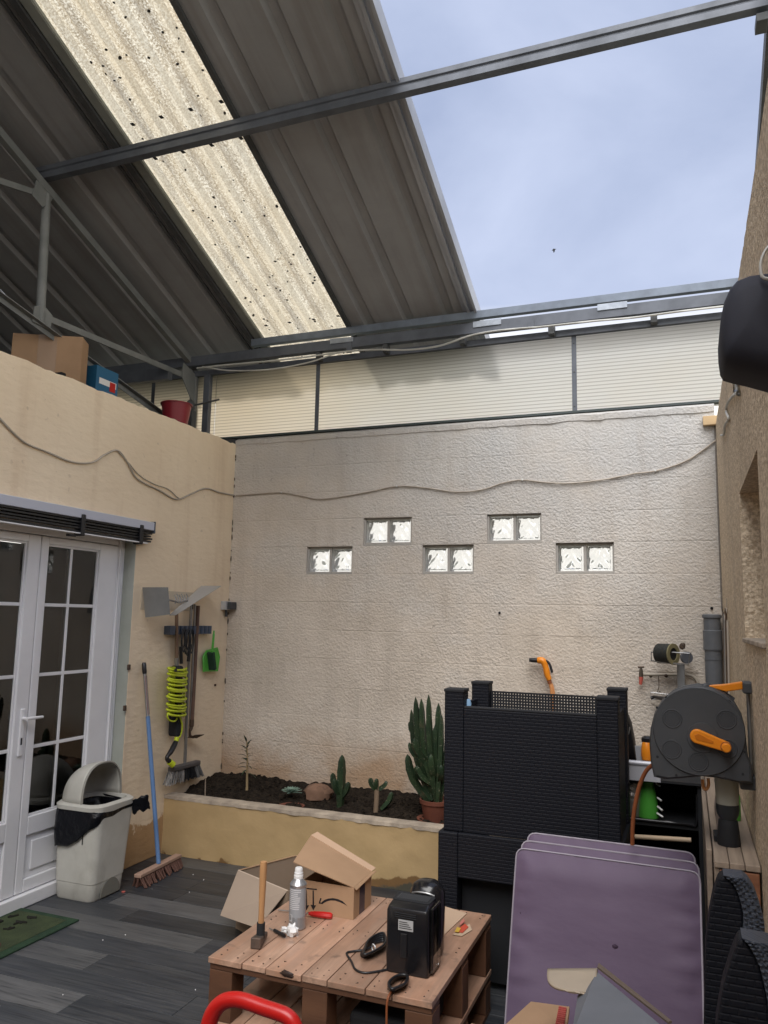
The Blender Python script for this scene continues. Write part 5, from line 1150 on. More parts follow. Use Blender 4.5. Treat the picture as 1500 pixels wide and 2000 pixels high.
MB().box(-1.03, -.39, 3.80, 4.25, .705, .74).build('crate_base', M_BLACKM, bev=.004, label='black plastic base board inside the upper rattan crate', cat='board')
MB().lathe([(.018, 0), (.018, .07), (.012, .09)], (-1.02, 3.80, 1.22), 14).build('blue_bottle', mat('pale_blue', (.25, .42, .62), .3), sm=40, label='small pale blue bottle inside the upper rattan crate corner', cat='bottle')
MB().box(-1.02, -.38, 3.95, 4.25, .02, .30).build('storage_block', M_BLACKM, bev=.01, label='black block stored inside the lower rattan crate', cat='block')

# ================================================================== PURPLE CUSHIONS
def cushion(A, B, ztop, lean, thk, label, h=.80, seed=0):
    # A, B: lower left and lower right points on the floor
    A, B = Vector(A), Vector(B); X = (B - A).normalized(); W = (B - A).length; up = (Vector((0, 0, 1)) * math.cos(lean) + Vector((-X.y, X.x, 0)) * math.sin(lean)).normalized(); N = X.cross(up).normalized()
    t = thing('seat_cushion', label, 'cushion', (A + B) / 2, 'purple cushions leaning on the rattan stack')
    def edge(u, v): return min(1, min(u, 1 - u, v, 1 - v) / .14)
    rc = .032
    def inset(u, v):
        x, y = u * W, v * h; dx = max(rc - x, x - (W - rc), 0); dy = max(rc - y, y - (h - rc), 0)
        if dx > 0 and dy > 0:
            L = math.hypot(dx, dy)
            if L > rc: s_ = rc / L; x = (rc - dx * s_) if x < rc else (W - rc + dx * s_); y = (rc - dy * s_) if y < rc else (h - rc + dy * s_)
        return x, y
    def f(sgn):
        def g(u, v):
            x, y = inset(u, v); e = edge(u, v); puff = .024 * (1 - (1 - e) ** 2.2)
            wr = (.012 * noise.noise(Vector((x * 6, y * 22, seed))) * max(0, 1 - min(x, W - x) / .14) + .010 * noise.noise(Vector((x * 20, y * 6, seed + 9))) * max(0, 1 - min(y, h - y) / .12)) + .012 * noise.noise(Vector((x * 2.2, y * 5, seed + 3))) * e
            return A + X * x + up * y + N * sgn * (thk / 2 + puff + wr * (1 if e > .05 else 0))
        return g
    mb = MB(); mb.grid(44, 48, f(1)); mb.grid(44, 48, f(-1), flip=True); n = 64
    per = [(i / 40, 0) for i in range(40)] + [(1, i / 40) for i in range(40)] + [(1 - i / 40, 1) for i in range(40)] + [(0, 1 - i / 40) for i in range(40)]
    ra = [f(1)(*p) for p in per]; rb = [f(-1)(*p) for p in per]; mid = [(p + q) / 2 + ((p + q) / 2 - (A + X * W / 2 + up * h / 2)).normalized() * .005 for p, q in zip(ra, rb)]
    L = len(per); mb.add(ra + mid + rb, [(i, (i + 1) % L, (i + 1) % L + L, i + L) for i in range(L)] + [(i + L, (i + 1) % L + L, (i + 1) % L + 2 * L, i + 2 * L) for i in range(L)])
    mb.build('cover', M_PURPLE, t, sm=60, fixn=False)
    MB().tube(ra, .0042, 6, closed=True).build('piping', M_PIPING, t, sm=60); MB().tube(rb, .0042, 6, closed=True).build('piping', M_PIPING, t, sm=60)
    return t, f
t, cf_ = cushion((-.716, 3.235, 0), (.010, 3.215, 0), 0, R_(19), .048, 'front purple cushion with a small dark stain leaning on the stack', .768, 1)
for (u, v, r) in ((.57, .60, .011), (.05, .68, .004)):
    p = cf_(1)(u, v); MB().ball(p, r, (1, .35, .8), 10, 6, .4).build('stain', mat('stain', (.05, .03, .055), .8), t)
cushion((-.705, 3.292, 0), (.008, 3.275, 0), 0, R_(19), .046, 'middle purple cushion of the leaning stack of three', .786, 2)
cushion((-.690, 3.347, 0), (-.005, 3.332, 0), 0, R_(19), .046, 'rearmost purple cushion of the leaning stack, resting on the rattan', .806, 3)

# ================================================================== HOSE REEL
hr_ = thing('hose_reel', 'round dark grey hose reel with an orange crank on the right wall', 'hose reel', (.03, 3.35, 1.1))
RY_ = 3.28
o2 = [(1277, 1519), (1271, 1492), (1268, 1455), (1270, 1425), (1277, 1396), (1292, 1371), (1313, 1353), (1338, 1343), (1365, 1339), (1392, 1343), (1416, 1354), (1436, 1372), (1449, 1395), (1456, 1422), (1459, 1455), (1462, 1480), (1470, 1496), (1471, 1532), (1448, 1531), (1400, 1521), (1370, 1518), (1330, 1522), (1300, 1524)]
q = [at(a, b, 'Y', RY_) for a, b in o2]; cc = sum(q, Vector()) / len(q)
def rr3(f, dy): return [cc + (p - cc) * f + Vector((0, dy, 0)) for p in q]
MB().loft([rr3(.02, 0), rr3(.93, 0), rr3(.975, .006), rr3(1, .02), rr3(1, .045), rr3(.985, .05), rr3(.985, .10), rr3(1, .105), rr3(1, .13), rr3(.96, .145), rr3(.1, .145)]).build('case', M_GREYPL, hr_, sm=35)
def disc(px, py, r, y0, y1, m, nm, r2=None, par=hr_): 
    c = at(px, py, 'Y', RY_); return MB().lathe([(r, 0), (r2 or r, y1 - y0)], (c.x, RY_ + y0, c.z), 40, (0, 1, 0)).build(nm, m, par, sm=35)
c0 = at(1363, 1430, 'Y', RY_)
def ring(px, py, r, w, m, nm, yy=-.001, hgt=.004):
    c = at(px, py, 'Y', RY_); pts = [Vector((c.x + r * math.cos(2 * math.pi * i / 48), RY_ + yy, c.z + r * math.sin(2 * math.pi * i / 48))) for i in range(48)]; MB().tube(pts, w, 6, closed=True).build(nm, m, hr_, sm=60)
disc(1364, 1428, .158, -.007, .001, M_GREYPL, 'face_disc', .163)
M_GD = mat('reel_dimple_shade', (.042, .045, .050), .6)  # recess shade of the dimples put into a darker colour
disc(1372, 1440, .052, -.011, -.0071, M_GREYPL, 'hub_ring', .055)
ring(1364, 1428, .160, .0035, M_GREYPL, 'face_rim', -.004); ring(1372, 1440, .0535, .0022, M_GREYPL, 'hub_rim', -.009)
for px, py in ((1313, 1403), (1419, 1405), (1312, 1463), (1364, 1487), (1420, 1462)):
    disc(px, py, .034, -.0080, -.0071, M_GD, 'dimple'); ring(px, py, .0335, .0026, M_GREYPL, 'dimple_rim', -.0072); ring(px, py, .026, .0012, M_GREYPL, 'dimple_step', -.0078)
for px, py in ((1301, 1362), (1283, 1382), (1284, 1478), (1321, 1514), (1416, 1520), (1451, 1512), (1454, 1468), (1425, 1370)): disc(px, py, .0045, -.0015, .006, M_BLACKM, 'screw_hole')
a, b = at(1362, 1436, 'Y', RY_), at(1417, 1456, 'Y', RY_)
cr_ = MB(); n = 18; d = (b - a); ang = math.atan2(d.z, d.x); L = d.length; pl2 = []
for i in range(n + 1): th = math.pi / 2 + math.pi * i / n; pl2.append((.0265 * math.cos(th), .0265 * math.sin(th)))
for i in range(n + 1): th = -math.pi / 2 + math.pi * i / n; pl2.append((L + .019 * math.cos(th), .019 * math.sin(th)))
cr_.M = Matrix.Translation((a.x, RY_ - .040, a.z)) @ Matrix.Rotation(-ang, 4, 'Y'); cr_.prism(pl2, 'y', 0, .022); cr_.build('crank', M_ORANGE, hr_, bev=.005, seg=3)
cr_ = MB(); cr_.M = Matrix.Translation((a.x, RY_ - .0415, a.z)) @ Matrix.Rotation(-ang, 4, 'Y'); cr_.prism([(.0, .012), (-.012, 0), (0, -.013), (.058, -.006), (.058, .004)], 'y', 0, .0018); cr_.build('crank_recess', mat('orange_dark', (.52, .15, .008), .4), hr_, bev=.001)
MB().cyl((b.x, RY_ - .012, b.z), (a.x + .0, RY_ - .012, a.z), .001, n=4)
MB().lathe([(.0165, 0), (.0165, .030), (.013, .034)], (b.x, RY_ - .040, b.z), 24, (0, -1, 0)).build('crank_knob', M_ORANGE, hr_, sm=35)
MB().lathe([(.019, 0), (.019, .003)], (b.x, RY_ - .0405, b.z), 24, (0, -1, 0)).build('knob_ring', M_HOSE, hr_)
MB().lathe([(.022, 0), (.022, .026)], (a.x, RY_ - .018, a.z), 24, (0, 1, 0)).build('axle', M_BLACKP, hr_, sm=35)
# top arm, latch and wall bracket
MB().tube(smooth([at(1372, 1347, 'Y', RY_ + .04), at(1378, 1340, 'Y', RY_ + .04), at(1395, 1345, 'Y', RY_ + .05), at(1432, 1368, 'Y', RY_ + .06)]), .012, 10).build('top_arm', M_GREYPL, hr_, sm=50)
k0, k1 = at(1385, 1340, 'Y', RY_ + .04), at(1450, 1338, 'Y', RY_ + .06)
MB().loft([[k0 + Vector((0, -.012, -.003)), k0 + Vector((0, .012, -.003)), k0 + Vector((0, .012, .004)), k0 + Vector((0, -.012, .004))], [k0.lerp(k1, .5) + Vector((0, -.018, -.022)), k0.lerp(k1, .5) + Vector((0, .018, -.022)), k0.lerp(k1, .5) + Vector((0, .018, .006)), k0.lerp(k1, .5) + Vector((0, -.018, .006))], [k1 + Vector((0, -.018, -.015)), k1 + Vector((0, .018, -.015)), k1 + Vector((0, .018, .014)), k1 + Vector((0, -.018, .014))]]).build('latch', M_ORANGE, hr_, bev=.004)
w1 = at(1452, 1342, 'Y', RY_ + .06); MB().box(w1.x - .004, XR(3.34) + .003, 3.30, 3.38, w1.z - .022, w1.z + .022).build('bracket_arm', M_GREYPL, hr_, bev=.006)
w2 = at(1450, 1528, 'Y', RY_ + .08); MB().box(w2.x - .01, XR(3.36) + .003, 3.32, 3.40, w2.z - .02, w2.z + .03).build('bracket_arm', M_GREYPL, hr_, bev=.006)
w3 = at(1459, 1360, 'Y', RY_ + .07); MB().cyl((w3.x + .004, 3.35, w2.z), (w3.x + .004, 3.35, w1.z), .007, n=10).build('bracket_rod', M_METAL, hr_, sm=50)
MB().tube(smooth([at(1276, 1493, 'Y', 3.40), at(1262, 1506, 'Y', 3.42), at(1249, 1535, 'Y', 3.44), at(1240, 1575, 'Y', 3.45), at(1236, 1610, 'Y', 3.46), at(1235, 1650, 'Y', 3.47)]), .0085, 10).build('hose_tail', M_HOSE, hr_, sm=60)
MB().tube(smooth([at(1372, 1522, 'Y', 3.36), at(1374, 1538, 'Y', 3.36), at(1380, 1541, 'Y', 3.36), at(1384, 1532, 'Y', 3.36), at(1383, 1520, 'Y', 3.36)]), .006, 8).build('hose_loop', M_HOSEY, hr_, sm=60)

# ================================================================== BACK WALL FITTINGS (right)
t = thing('drain_pipe', 'grey plastic drain pipe with couplings in the right corner', 'pipe', (.155, 5.52, 0))
px_, py_ = .150, 5.525
MB().cyl((px_, py_, 0), (px_, py_, 1.74), .052, n=28).build('pipe', M_PVC, t, sm=40)
MB().lathe([(.050, 0), (.060, .004), (.060, .020), (.054, .026)], (px_, py_, 1.735), 28).build('cap_collar', M_PVC, t, sm=30); MB().lathe([(.057, 0), (.059, .01), (.059, .012), (.057, .06), (.059, .125), (.0525, .13)], (px_, py_, 1.53), 28).build('coupling', M_PVC, t, sm=30)
for z in (1.64, 1.47): MB().lathe([(.0545, 0), (.0545, .006)], (px_, py_, z), 28).build('clamp_ring', M_PVC, t, sm=30)
rg = random.Random(8)
for i in range(5):
    x = .205; yy_ = [5.12, 5.02, 4.9, 4.8, 4.66][i]; zt_ = [1.77, 1.76, 1.66, 1.79, 1.72][i]; m_ = [M_RUST, mat('grey_rod', (.25, .24, .23), .6), mat('pale_rod', (.35, .28, .2), .6), M_RUST, M_WIRE][i]
    MB().tube([(x - .03, yy_, 0), (x - .015, yy_ + rg.uniform(-.03, .03), zt_ * .5), (x, yy_, zt_)], .0065, 7).build('rod', m_, sm=60, label=['thin rusty rod nearest the drain pipe in the corner', 'thin grey rod second from the drain pipe in the corner', 'thin pale rod in the middle of the corner bundle', 'rusty rod fourth from the drain pipe in the corner bundle', 'thin beige rod nearest the roughcast wall in the corner bundle'][i], cat='rod', group='rods standing in the right corner')
MB().tube(smooth([(.205, 4.85, 1.70), (.20, 4.9, 1.76), (.205, 4.8, 1.79), (.205, 4.68, 1.76), (.205, 4.65, 1.84)]), .003, 5).build('wire', M_WIRE, sm=60, label='thin bent wire sticking up above the rods in the corner', cat='wire')
Bk = lambda a, b, y=5.52: at(a, b, 'Y', y)
t = thing('spray_gun', 'orange and black hose spray gun hooked on the back wall', 'spray gun', Bk(1060, 1310))
MB().tube([Bk(1034, 1289), Bk(1045, 1289.5), Bk(1050, 1290), Bk(1053, 1290)], [.014, .017, .016, .018], 12).build('nozzle', M_BLACKP, t, sm=40)
MB().tube(smooth([Bk(1050, 1290), Bk(1060, 1291), Bk(1066, 1304), Bk(1069, 1318), Bk(1073, 1328)]), [.021, .022, .023, .024, .024, .024, .024, .024, .023, .022, .021, .021, .021, .021, .022, .022, .022, .022, .021, .021, .02, .02, .019, .018, .018], 12).build('body', M_ORANGE, t, sm=40)
MB().tube(smooth([Bk(1061, 1288), Bk(1072, 1295), Bk(1077, 1308), Bk(1078, 1314)]), .009, 8).build('trigger', M_BLACKM, t, sm=50); MB().cyl(Bk(1072, 1327), Bk(1074, 1335), .015, n=12).build('coupling', M_HOSE, t, sm=40)
MB().tube(smooth([Bk(1074, 1335), Bk(1077, 1348), Bk(1078, 1380), Bk(1076, 1450), Bk(1076, 1560)]), .011, 8).build('hose', M_HOSEY, t, sm=60)
MB().tube(smooth([Bk(1077, 1335, 5.54), Bk(1081, 1350, 5.54), Bk(1082, 1380, 5.54), Bk(1080, 1450, 5.54)]), .009, 8).build('hose', M_HOSEY, t, sm=60)
t = thing('wire_roll_holder', 'black wire roll on a thin metal rack fixed to the back wall', 'roll holder', Bk(1310, 1290))
y0 = 5.44; ca, cb = Bk(1287, 1276, y0), Bk(1318, 1276, y0)
dx = Vector((.10, -.05, 0)); cA = ca; cB = ca + Vector((.085, -.055, .0))
MB().cyl(cA, cB, .064, n=28).build('roll', mat('black_roll', (.02, .022, .02), .6, bump=1, bs=60, bd=.006, bst=(1, 1, .2)), t, sm=30)
ax_ = (cB - cA).normalized(); MB().lathe([(.040, 0), (.068, 0), (.068, .008), (.040, .008), (.040, 0)], cB, 28, ax_, cap=False).build('roll_flange', mat('olive_plastic', (.22, .20, .11), .5), t, sm=30)
MB().lathe([(.040, .001), (.001, .0005)], cB, 24, ax_, cap=False).build('roll_core', M_BLACKM, t)
for (p0, p1, p2, p3) in (((1272, 1273), (1272, 1292), (1342, 1296), (1342, 1275)),):
    pts = [Bk(1272, 1274, 5.42), Bk(1272, 1290, 5.42), Bk(1300, 1295, 5.38), Bk(1345, 1297, 5.36), Bk(1347, 1276, 5.36), Bk(1310, 1274, 5.38)]
    MB().tube(pts, .005, 6, closed=True).build('wire_frame', M_METAL, t, sm=60)
MB().lathe([(.038, 0), (.038, .025)], Bk(1339, 1284, 5.50), 24, (.5, -1, 0)).build('end_plate', M_STEEL, t, sm=40)
MB().box(Bk(1322, 1300).x, Bk(1337, 1300).x, 5.50, 5.56, 1.0, Bk(1322, 1297).z).build('support_post', mat('pale_steel', (.24, .25, .26), .5, metal=.3), t, bev=.003)
MB().ball(Bk(1333, 1262, 5.45), .018, (1, .6, 1.2), 10, 7, .4).build('bracket_knob', M_RUST, t)
t = thing('outdoor_tap', 'brass tap with a red hose connector on a thin pipe on the back wall', 'tap', Bk(1252, 1320))
MB().tube([Bk(1246, 1303), Bk(1258, 1303)], .006, 6).build('handle', M_RUST, t, sm=50); MB().tube([Bk(1252, 1303), Bk(1252, 1310), Bk(1252, 1322)], [.007, .012, .014], 10).build('body', mat('brass_dark', (.12, .10, .08), .4, metal=.7), t, sm=50)
MB().tube([Bk(1252, 1322), Bk(1252, 1328), Bk(1251, 1337)], [.015, .013, .010], 10).build('connector', mat('coral_plastic', (.55, .12, .09), .4), t, sm=50)
MB().tube(smooth([Bk(1253, 1317, 5.54), Bk(1280, 1318, 5.56), Bk(1310, 1318, 5.57), Bk(1342, 1318, 5.57), Bk(1356, 1323, 5.57), Bk(1364, 1336, 5.57), Bk(1368, 1355, 5.57)]), .010, 8).build('supply_pipe', mat('painted_pipe', (.40, .36, .30), .6), t, sm=60)
MB().tube(smooth([Bk(1338, 1311, 5.57), Bk(1355, 1312, 5.57), Bk(1362, 1308, 5.57)]), .004, 6).build('wire', M_WIRE, t, sm=60)
for xx in (1271, 1301): MB().ball(Bk(xx, 1320, 5.56), .012, (1, .8, 1), 8, 6).build('pipe_clip', M_RUST, t, sm=60)
MB().tube(smooth([Bk(1286, 1320), Bk(1287, 1340), Bk(1284, 1352), Bk(1290, 1350)]), .0025, 5).build('hanging_wire', M_RUST, sm=60, label='thin rusty wire hanging below the tap pipe', cat='wire')
t = thing('wire_hook_rack', 'small black hook and wire rack left of the hose reel on the back wall', 'hook', Bk(1285, 1360))
MB().tube([Bk(1271, 1352), Bk(1272, 1366), Bk(1300, 1366), Bk(1312, 1357), Bk(1271, 1352)], .003, 5).build('wire_frame', M_METAL, t); MB().tube([Bk(1271, 1364), Bk(1278, 1361), Bk(1300, 1366, 5.42)], [.012, .010, .016], 8).build('hook', M_BLACKP, t, sm=50)

# ================================================================== GRILL TROLLEY BEHIND THE REEL
tr2 = thing('grill_trolley', 'black trolley behind the hose reel with a pale metal front panel', 'trolley', (-.15, 4.6, 0))
G = lambda a, b, y=4.42: at(a, b, 'Y', y)
zsh = G(1300, 1606).z; zt2 = G(1240, 1485).z; zb2 = G(1240, 1523).z
gx0, gx1 = -.40, G(1372, 1600).x
MB().box(gx0, gx0 + .02, 4.42, 4.85, 0, zb2 - .002).build('side_panel', M_BLACKM, tr2); MB().box(gx1 - .02, gx1, 4.42, 4.85, 0, zb2 - .002).build('side_panel', M_BLACKM, tr2)
MB().box(gx0 + .02, gx1 - .02, 4.83, 4.85, .02, zb2 - .002).build('back_panel', M_BLACKM, tr2)
MB().box(gx0 + .021, gx1 - .021, 4.43, 4.829, zsh - .03, zsh - .005).build('shelf', M_BLACKM, tr2, bev=.003)
MB().tube(smooth([Vector((gx0 + .025, 4.425, zsh + .06)), Vector((gx0 + .03, 4.425, zsh + .006)), Vector((gx0 + .08, 4.425, zsh)), Vector((gx1 - .08, 4.425, zsh)), Vector((gx1 - .03, 4.425, zsh + .01)), Vector((gx1 - .022, 4.425, zsh + .15))]), .008, 6).build('tray_rim', M_BLACKP, tr2, sm=60)
MB().box(gx0 + .02, gx1 - .021, 4.45, 4.82, .10, .13).build('lower_shelf', M_BLACKM, tr2)
MB().box(gx0, gx1, 4.40, 4.86, zb2, zb2 + .012).build('top_plate', M_BLACKM, tr2)
fr_ = MB(); fr_.box(gx0 - .0, G(1290, 1500).x, 4.395, 4.41, zb2 + .002, zt2 - .012); fr_.cyl((gx0, 4.402, zt2 - .010), (G(1290, 1500).x, 4.402, zt2 - .010), .014, n=16); fr_.build('front_panel', mat('pale_grey_metal', (.50, .51, .56), .4, metal=.2), tr2, sm=35)
q = [G(1240, 1456, 4.5), G(1270, 1458, 4.5), G(1272, 1486, 4.5), G(1244, 1486, 4.5)]; MB().slab(q[::-1], .015).build('back_splash', mat('pale_grey_metal2', (.36, .38, .41), .4), tr2)
MB().cyl(G(1237, 1634, 4.38), G(1350, 1641, 4.38), .012, n=12).build('handle_bar', mat('pale_wood_rod', (.55, .42, .29), .6), tr2, sm=50)
t = thing('black_sack', 'black rounded plastic sack with a pale seam behind the rattan crate', 'sack', G(1220, 1480, 4.6))
pts = [(1190, 1486), (1190, 1400), (1200, 1386), (1212, 1390), (1224, 1398), (1231, 1415), (1238, 1450), (1243, 1486)]
qf = [G(a, b, 4.52) for a, b in pts]; n = len(qf); cq = sum(qf, Vector()) / n
MB().loft([[cq + (p - cq) * .9 + Vector((0, 0, 0)) for p in qf], [p + Vector((0, .015, 0)) for p in qf], [p + Vector((0, .12, 0)) for p in qf], [cq + (p - cq) * .9 + Vector((0, .15, 0)) for p in qf]]).build('sack', M_BLACKP, t, sm=50)
MB().tube(smooth([G(1230, 1420, 4.515), G(1228, 1432, 4.51), G(1222, 1442, 4.51), G(1213, 1449, 4.51)]), .003, 5).build('seam', M_METAL, t, sm=60)
MB().lathe([(.026, 0), (.030, .02), (.030, .05), (.024, .085), (.021, .09)], G(1264, 1484, 4.45), 20).build('orange_connector', M_ORANGE, sm=35, label='orange hose connector standing on the trolley left of the hose reel', cat='connector')
MB().lathe([(.034, 0), (.034, .02), (.02, .03)], G(1266, 1449, 4.47), 16).build('screw_lid', M_BLACKP, sm=35, label='black cap just above the orange hose connector', cat='cap')
c = G(1267, 1597, 4.5); c.z = zsh + .0
sbq = thing('spray_bottle', 'translucent green cone shaped spray bottle standing on the trolley shelf', 'bottle', c)
hh = G(1272, 1500, 4.5).z - c.z
MB().lathe([(.052, 0), (.054, .01), (.047, hh * .3), (.034, hh * .6), (.026, hh * .76), (.025, hh * .78)], c, 24).build('bottle', mat('green_translucent', (.08, .36, .05), .3), sbq, sm=35); MB().lathe([(.027, hh * .78), (.026, hh * .80), (.016, hh * .95), (.012, hh)], c, 24).build('spray_head', mat('green_cap', (.035, .42, .10), .35), sbq, sm=35)
c = G(1236, 1598, 4.52); c.z = zsh; MB().lathe([(.055, 0), (.058, .01), (.058, .13), (.05, .17), (.02, .18)], c, 20).build('foil_pot', mat('foil', (.40, .38, .36), .3, metal=.7, bump=1., bs=40, bd=.01), sm=25, label='crinkled silver foil pot on the trolley shelf left of the green bottle', cat='pot')
MB().tube([c + Vector((.0, 0, .185)), c + Vector((.04, 0, .19))], .004, 6).build('foil_clip', M_METAL, label='thin metal clip lying on the foil pot', cat='clip')
for i, (a, b) in enumerate((((1281, 1530), (1289, 1535)), ((1284, 1558), (1292, 1564)), ((1284, 1575), (1294, 1583)), ((1283, 1588), (1295, 1596)))):
    MB().cyl(G(*a, 4.46), G(*b, 4.44), .005, n=8).build('brush_handle', M_WHITE, sm=50, label=['topmost', 'second', 'third', 'lowest'][i] + ' pale brush handle tip sticking out right of the green bottle', cat='brush handle', group='pale brush handles by the green bottle')

# ================================================================== WOODEN CABINET AND LANTERN
cb_ = thing('wooden_cabinet', 'low wooden cabinet with a red brown drawer along the right wall', 'cabinet', (.2, 4.6, 0))
cx0_ = .064; CY0, CY1 = 3.19, 5.30; CZ = .85
def cxr(y): return XR(y) - .003
for k in range(3):
    a_, b_ = k / 3, (k + 1) / 3
    f = lambda s_, y: cx0_ + (cxr(y) - cx0_) * s_
    MB().hexa([(f(a_, CY0) + .001, CY0, CZ - .022), (f(b_, CY0) - .001, CY0, CZ - .022), (f(b_, CY1) - .001, CY1, CZ - .022), (f(a_, CY1) + .001, CY1, CZ - .022)], [(f(a_, CY0) + .001, CY0, CZ), (f(b_, CY0) - .001, CY0, CZ), (f(b_, CY1) - .001, CY1, CZ), (f(a_, CY1) + .001, CY1, CZ)]).build('top_plank', M_WOODL, cb_, bev=.003)
MB().box(cx0_, cx0_ + .016, CY0 + .01, CY1, 0, CZ - .023).build('side_panel', M_WOODL, cb_); MB().box(cx0_ + .017, .215, CY0 + .02, CY1 - .1, .02, .10).build('base', M_WOODR, cb_)
MB().box(cx0_ + .018, .212, CY0 + .004, CY0 + .022, .70, .822).build('drawer_front', M_WOODR, cb_, bev=.003); MB().box(cx0_ + .018, .212, CY0 + .04, CY0 + .05, .10, .69).build('black_fill', M_BLACKM, cb_)
MB().box(.040, .060, 3.30, 4.40, 0, .86).build('leaning_board', M_WOODL, bev=.003, label='weathered board standing on edge between trolley and wooden cabinet', cat='board')
ct = at(1424, 1650, 'Z', .85); lt = thing('blender_lantern', 'clear container on a black round base standing on the wooden cabinet', 'blender', ct)
MB().lathe([(q * .77, w_ * .77) for q, w_ in ((.054, 0), (.056, .01), (.050, .08), (.045, .12), (.040, .125))], ct, 24).build('base', M_BLACKM, lt, sm=40); MB().lathe([(q * .77, w_ * .77) for q, w_ in ((.040, .125), (.052, .15), (.056, .175), (.055, .20))], ct, 24).build('collar', mat('smoke_black', (.03, .035, .04), .4), lt, sm=40)
MB().lathe([(q * .77, w_ * .77) for q, w_ in ((.054, .20), (.060, .36), (.062, .385))], ct, 28, cap=False).build('jar', mat('smoky_plastic', (.40, .41, .35), .25, spec=.6), lt, sm=50)
MB().lathe([(q * .77, w_ * .77) for q, w_ in ((.050, .201), (.054, .33), (.001, .33))], ct, 24, cap=False).build('jar_content', mat('cloudy', (.22, .23, .18), .5), lt, sm=40)
c = at(1437, 1602, 'Z', .85); MB().lathe([(.020, 0), (.022, .02), (.022, .10), (.016, .12), (.017, .15), (.012, .16)], c, 16).build('green_bottle', M_GREENP, sm=40, label='bright green bottle behind the clear container on the cabinet', cat='bottle')
mb = MB(); mb.grid(8, 14, lambda u, v: (.085 + .035 * u + .003 * math.sin(v * 9 + u * 4), 3.62 + .008 * math.sin(u * 12 + v * 3) - .06 * v, 1.06 - .21 * v)); mb.build('cloth_strip', mat('pale_cloth', (.36, .31, .28), .9, bump=.6, bs=30, bst=(3, 3, .4)), sm=60, solid=.004, label='pale wrinkled cloth hanging left of the clear container', cat='cloth')
MB().box(.072, .11, 3.46, 3.56, .852, .875).build('black_box', M_BLACKM, bev=.004, label='small black box on the cabinet beside the clear container base', cat='box')

# ================================================================== RATTAN CHAIRS (right edge)
def polyY(pts, y0, y1, m, nm, par, bev=.004):
    q = [at(a, b, 'Y', y0) for a, b in pts]; return MB().prism([(p.x, p.z) for p in q], 'y', y0, y1).build(nm, m, par, bev=bev)
def chair(label, arcL, arcR, body, Y, lx):
    t = thing('rattan_chair', label, 'chair', (.12, Y + .25, 0), 'stacked rattan armchairs at the right edge')
    polyY(body, Y + .004, Y + .07, M_RATTAN, 'side_shell', t, .006)
    def cl(p): p.x = min(p.x, .212); return p
    L = smooth([at(a, b, 'Y', Y) for a, b in arcL], 5); Rr = smooth([cl(at(a, b, 'Y', Y)) for a, b in arcR], 5); mb = MB()
    rings = []
    for p, q in zip(L, Rr): rings.append([p + Vector((0, -.004, 0)), p.lerp(q, .5) + Vector((0, -.014, 0)), q + Vector((0, -.002, 0)), q + Vector((0, .06, 0)), p + Vector((0, .06, 0))])
    mb.loft(rings); mb.build('edge_band', M_RATG, t, sm=60)
    st = MB()                                                     # raised weave strands over the band
    for i in range(1, len(L) - 1):
        for k in range(4):
            if (i + k) % 2: continue
            f0 = k / 4 + .03; f1 = (k + 1) / 4 - .03
            p = L[i].lerp(Rr[i], f0); q = L[i].lerp(Rr[i], f1); o = Vector((0, -.0060 - .0085 * math.sin(math.pi * (f0 + f1) / 2), 0)); st.tube([p + o * .8, p.lerp(q, .5) + o * 1.15, q + o * .8], [.0018, .0032, .0018], 5)
    st.build('weave', M_RATG, t, sm=60, kind='stuff')
    for yy in (Y + .06, Y + .44): MB().box(lx, lx + .04, yy, yy + .05, 0, .50).build('leg', M_RATTAN, t, bev=.006)
    MB().box(lx - .02, .212, Y + .05, Y + .48, .42, .50).build('seat', M_RATTAN, t, bev=.01)
    return t
chair('upper dark rattan armchair of the stack with a curved woven edge', [(1413, 1709), (1430, 1724), (1441, 1744), (1450, 1775), (1452, 1800), (1449, 1820), (1443, 1832)], [(1450, 1712), (1462, 1722), (1476, 1745), (1488, 1780), (1493, 1805), (1493, 1825), (1490, 1836)],
      [(1413, 1710), (1403, 1720), (1393, 1748), (1385, 1790), (1378, 1850), (1374, 2060), (1460, 2060), (1460, 1880), (1443, 1836), (1450, 1815), (1452, 1795), (1449, 1772), (1441, 1743), (1430, 1723)], 2.35, .06)
chair('lower nearer dark rattan armchair of the stack at the right edge', [(1449, 1831), (1462, 1845), (1475, 1868), (1487, 1898), (1494, 1930), (1500, 1965), (1503, 2010), (1504, 2060)], [(1505, 1842), (1516, 1860), (1525, 1885), (1530, 1920), (1535, 1960), (1537, 2000), (1538, 2030), (1538, 2060)],
      [(1449, 1833), (1441, 1842), (1430, 1870), (1412, 1930), (1400, 2000), (1394, 2120), (1510, 2120), (1504, 2020), (1499, 1962), (1492, 1926), (1485, 1895), (1474, 1866), (1461, 1846)], 1.95, .07)

# ================================================================== FOREGROUND BOXES AND RED CHAIR
fb = thing('foreground_carton', 'open cardboard box with red print at the bottom edge before the cushions', 'box', (-.25, 1.5, 0))
A = at(985, 2003, 'Y', 1.45); B = at(1037, 1956, 'Y', 1.62); C_ = at(1112, 1966, 'Y', 1.60); D_ = at(1106, 2012, 'Y', 1.40)
MB().slab([A, D_, C_, B], -.005).build('top_flap', M_CARD, fb)
z1 = min(A.z, D_.z) - .02
MB().box(-.42, -.12, 1.30, 1.60, .0, z1 - .06).build('carton_body', M_CARD, fb, bev=.003)
for k in range(9):
    p = C_.lerp(D_, .22 + .085 * k) + Vector((-.010, 0, .0035)); MB().box(p.x - .008, p.x + .006, p.y - .0022, p.y + .0022, p.z - .003, p.z + .0012).build('print_mark', mat('print_brick', (.35, .06, .05), .7) if k == 0 else bpy.data.materials['print_brick'], fb)
